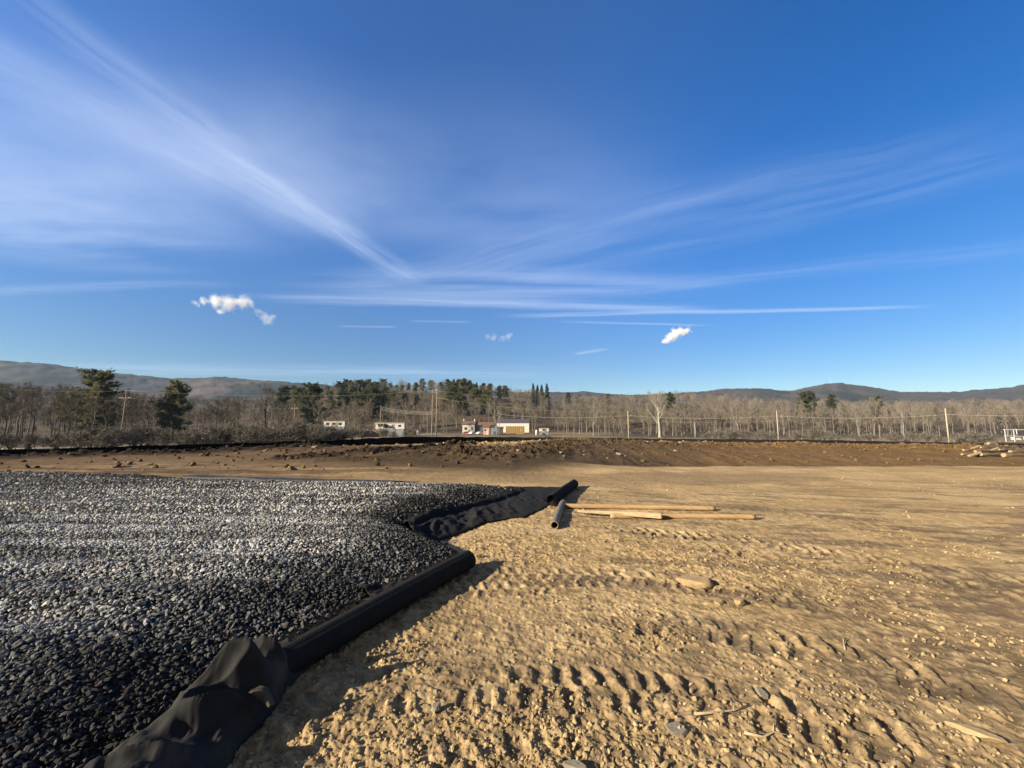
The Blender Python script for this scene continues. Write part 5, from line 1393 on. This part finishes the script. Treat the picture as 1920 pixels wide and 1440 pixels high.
# --- the far wood on the slopes, one mass
def woodland(n, seed, dlo, dhi, name, label, cols, hs=(11, 16), ntw=170, pxr=(-120, 2040)):
    rg = np.random.default_rng(seed)
    P, Nn = [], 0
    u0, u1 = rayslope(pxr[0], 790)[0], rayslope(pxr[1], 790)[0]
    d = dlo + (dhi-dlo)*rg.random(n)**.85; u = rg.uniform(u0, u1, n); x = u*d
    k = ~((u > rayslope(835, 800)[0]) & (u < rayslope(1040, 800)[0]) & (d < 262)) & ~((u > rayslope(590, 800)[0]) & (u < rayslope(805, 800)[0]) & (d < 215))
    x, d = x[k], d[k]; z = height(np.stack([x, d], 1)); n = len(x)
    H = rg.uniform(*hs, n); R_ = H*rg.uniform(.16, .26, n)
    # trunks: 3-sided tapered; twigs: slivers in an upright egg
    Vs, Fs, Cs = [], [], []; b = 0
    for i in range(n):
        c0 = np.array(cols[rg.integers(len(cols))])*rg.uniform(.6, 1.4)
        th = rg.uniform(0, 6.28) + np.array([0, 2.1, 4.2]); w = H[i]*.013
        base = np.stack([x[i] + w*np.cos(th), d[i] + w*np.sin(th), np.full(3, z[i]-.5)], 1); tip = np.array([[x[i] + rg.normal(0, .4), d[i], z[i]+H[i]*.95]])
        v = rg.normal(size=(ntw, 3)); v /= np.linalg.norm(v, axis=1)[:, None]; rr = rg.random(ntw)**.5
        A = np.stack([x[i] + v[:, 0]*rr*R_[i]*.8, d[i] + v[:, 1]*rr*R_[i]*.8, z[i] + H[i]*(.60 + .34*v[:, 2]*rr)], 1)
        dr = np.stack([v[:, 0]*.7, v[:, 1]*.7, np.abs(v[:, 2])*.4 + .75], 1); L_ = H[i]*rg.uniform(.08, .17, ntw)
        B = A + dr*L_[:, None]; s = np.cross(dr, rg.normal(size=(ntw, 3))); s /= np.linalg.norm(s, axis=1)[:, None]; s *= .075
        V = np.concatenate([base, tip, A - s, A + s, B]); Vs.append(V)
        Fs.append(np.concatenate([np.array([(0,1,3),(1,2,3),(2,0,3)]), np.stack([4+np.arange(ntw), 4+ntw+np.arange(ntw), 4+2*ntw+np.arange(ntw)], 1)]) + b); b += len(V)
        c_ = np.broadcast_to(c0, V.shape).copy(); c_[:4] = np.array([.135, .116, .094])*rg.uniform(.7, 1.4); Cs.append(c_)
    o = npmesh(name, np.concatenate(Vs), np.concatenate(Fs), m_wood_mass, smooth=False, col=np.concatenate(Cs))
    return tag(o, label, 'woodland', kind='stuff')
m_wood_mass = mat('wood_mass', (.2, .2, .2), rough=1.0, spec=.03, attr=True, var=.15, scale=.2)
BR = [(.150, .128, .102), (.165, .142, .113), (.135, .118, .097), (.165, .132, .105), (.155, .142, .108)]
woodland(1500, 1, 300, 480, 'woodland', 'brown leafless wood covering the low hill behind the houses', BR)
woodland(420, 2, 215, 300, 'woodland', 'leafless wood filling in behind the front trees', BR, (12, 17), 230)
woodland(420, 3, 160, 300, 'undergrowth', 'low brown saplings between the trunks of the wood', [(.088, .074, .058), (.10, .086, .068)], (2.5, 5.5), 110)

# ================================================================ small fair-weather clouds
def cloud(px, py, d, blobs, label, dens=.055, seed=0.0):
    """blobs: (x, z, radius) in metres around the centre; a soft volume held in a loose shell"""
    u, e = rayslope(px, py)
    m_ = bpy.data.materials.new('cumulus'); m_.use_nodes = True; t = NT(m_.node_tree); t.n.clear()
    co = t.new('ShaderNodeTexCoord').outputs['Object']
    w = t.vm('SUBTRACT', t.noise(co, .018, 4.0, .6, color=True), (.5, .5, .5)); sc = t.vm('SCALE', w); sc.node.inputs['Scale'].default_value = 70
    p = t.vm('ADD', co, sc); f = None
    for (bx, bz, br) in blobs:
        k = t.m('SUBTRACT', 1.0, t.m('DIVIDE', t.vm('DISTANCE', p, (bx, 0, bz)), br))
        f = k if f is None else t.m('SMOOTH_MAX', f, k, .25)
    nz = t.noise(co, .03, 6.0, .65)
    f = t.m('ADD', f, t.m('MULTIPLY', t.m('SUBTRACT', nz, .5), 1.7))
    dn = t.m('MULTIPLY', t.sm(f, .10, 1.0), dens)
    v = t.new('ShaderNodeVolumePrincipled'); v.inputs['Color'].default_value = (.99, .99, .99, 1); v.inputs['Anisotropy'].default_value = .0
    t.l.new(dn, v.inputs['Density']); o_ = t.new('ShaderNodeOutputMaterial'); t.l.new(v.outputs[0], o_.inputs['Volume'])
    x0 = min(b[0]-b[2] for b in blobs)*1.25 - 10; x1 = max(b[0]+b[2] for b in blobs)*1.25 + 10; z0 = min(b[1]-b[2] for b in blobs)*1.25 - 10; z1 = max(b[1]+b[2] for b in blobs)*1.25 + 10; ry = max(b[2] for b in blobs)*1.3
    V = V3 * np.array([(x1-x0)/2*1.15, ry*1.2, (z1-z0)/2*1.15]) + np.array([(x0+x1)/2, 0, (z0+z1)/2])
    o = npmesh('cloud', V, F3, m_); o.location = (u*d, d, EYE + e*d)
    return tag(o, label, 'cloud')
cloud(425, 571, 2600, [(-215, 15, 30), (-150, 22, 38), (-75, 25, 62), (20, 12, 70), (110, 18, 60), (165, 10, 40), (-40, -45, 36)], 'white puffy cloud low in the left sky, the largest of the small clouds', .035)
cloud(500, 595, 2600, [(-60, 40, 34), (-20, 10, 42), (15, -15, 48), (40, 5, 34)], 'faint ragged wisp hanging off the right end of the left puffy cloud', .012)
cloud(1268, 628, 2600, [(-80, -42, 32), (-45, -18, 42), (-8, 8, 50), (35, 24, 46), (75, 26, 40)], 'small bright white cloud tilted up to the right', .08)
cloud(938, 633, 2600, [(-90, 8, 26), (-45, 2, 34), (20, -2, 30), (60, 8, 38), (80, 18, 28)], 'thin greyish cloud scrap low in the middle of the sky', .010)
S.cycles.volume_bounces = 6

# ================================================================ the thin air between here and the hills
m_haze = bpy.data.materials.new('haze_air'); m_haze.use_nodes = True; t = NT(m_haze.node_tree); t.n.clear()
v = t.new('ShaderNodeVolumePrincipled'); v.inputs['Color'].default_value = (.42, .70, 1.0, 1); v.inputs['Density'].default_value = 0.00005
o_ = t.new('ShaderNodeOutputMaterial'); t.l.new(v.outputs[0], o_.inputs['Volume'])
mb = MB(); zb = float(gz.min()) - 1.0; zt = float(gz.max()) + 40
mb.box((0, 0, (zb + zt) / 2), (9400, 9400, zt - zb)); hz_o = mb.build('haze', m_haze); tag(hz_o, 'pale blue air haze lying over the valley and hills', 'haze', kind='stuff')
print('haze', zb, zt)
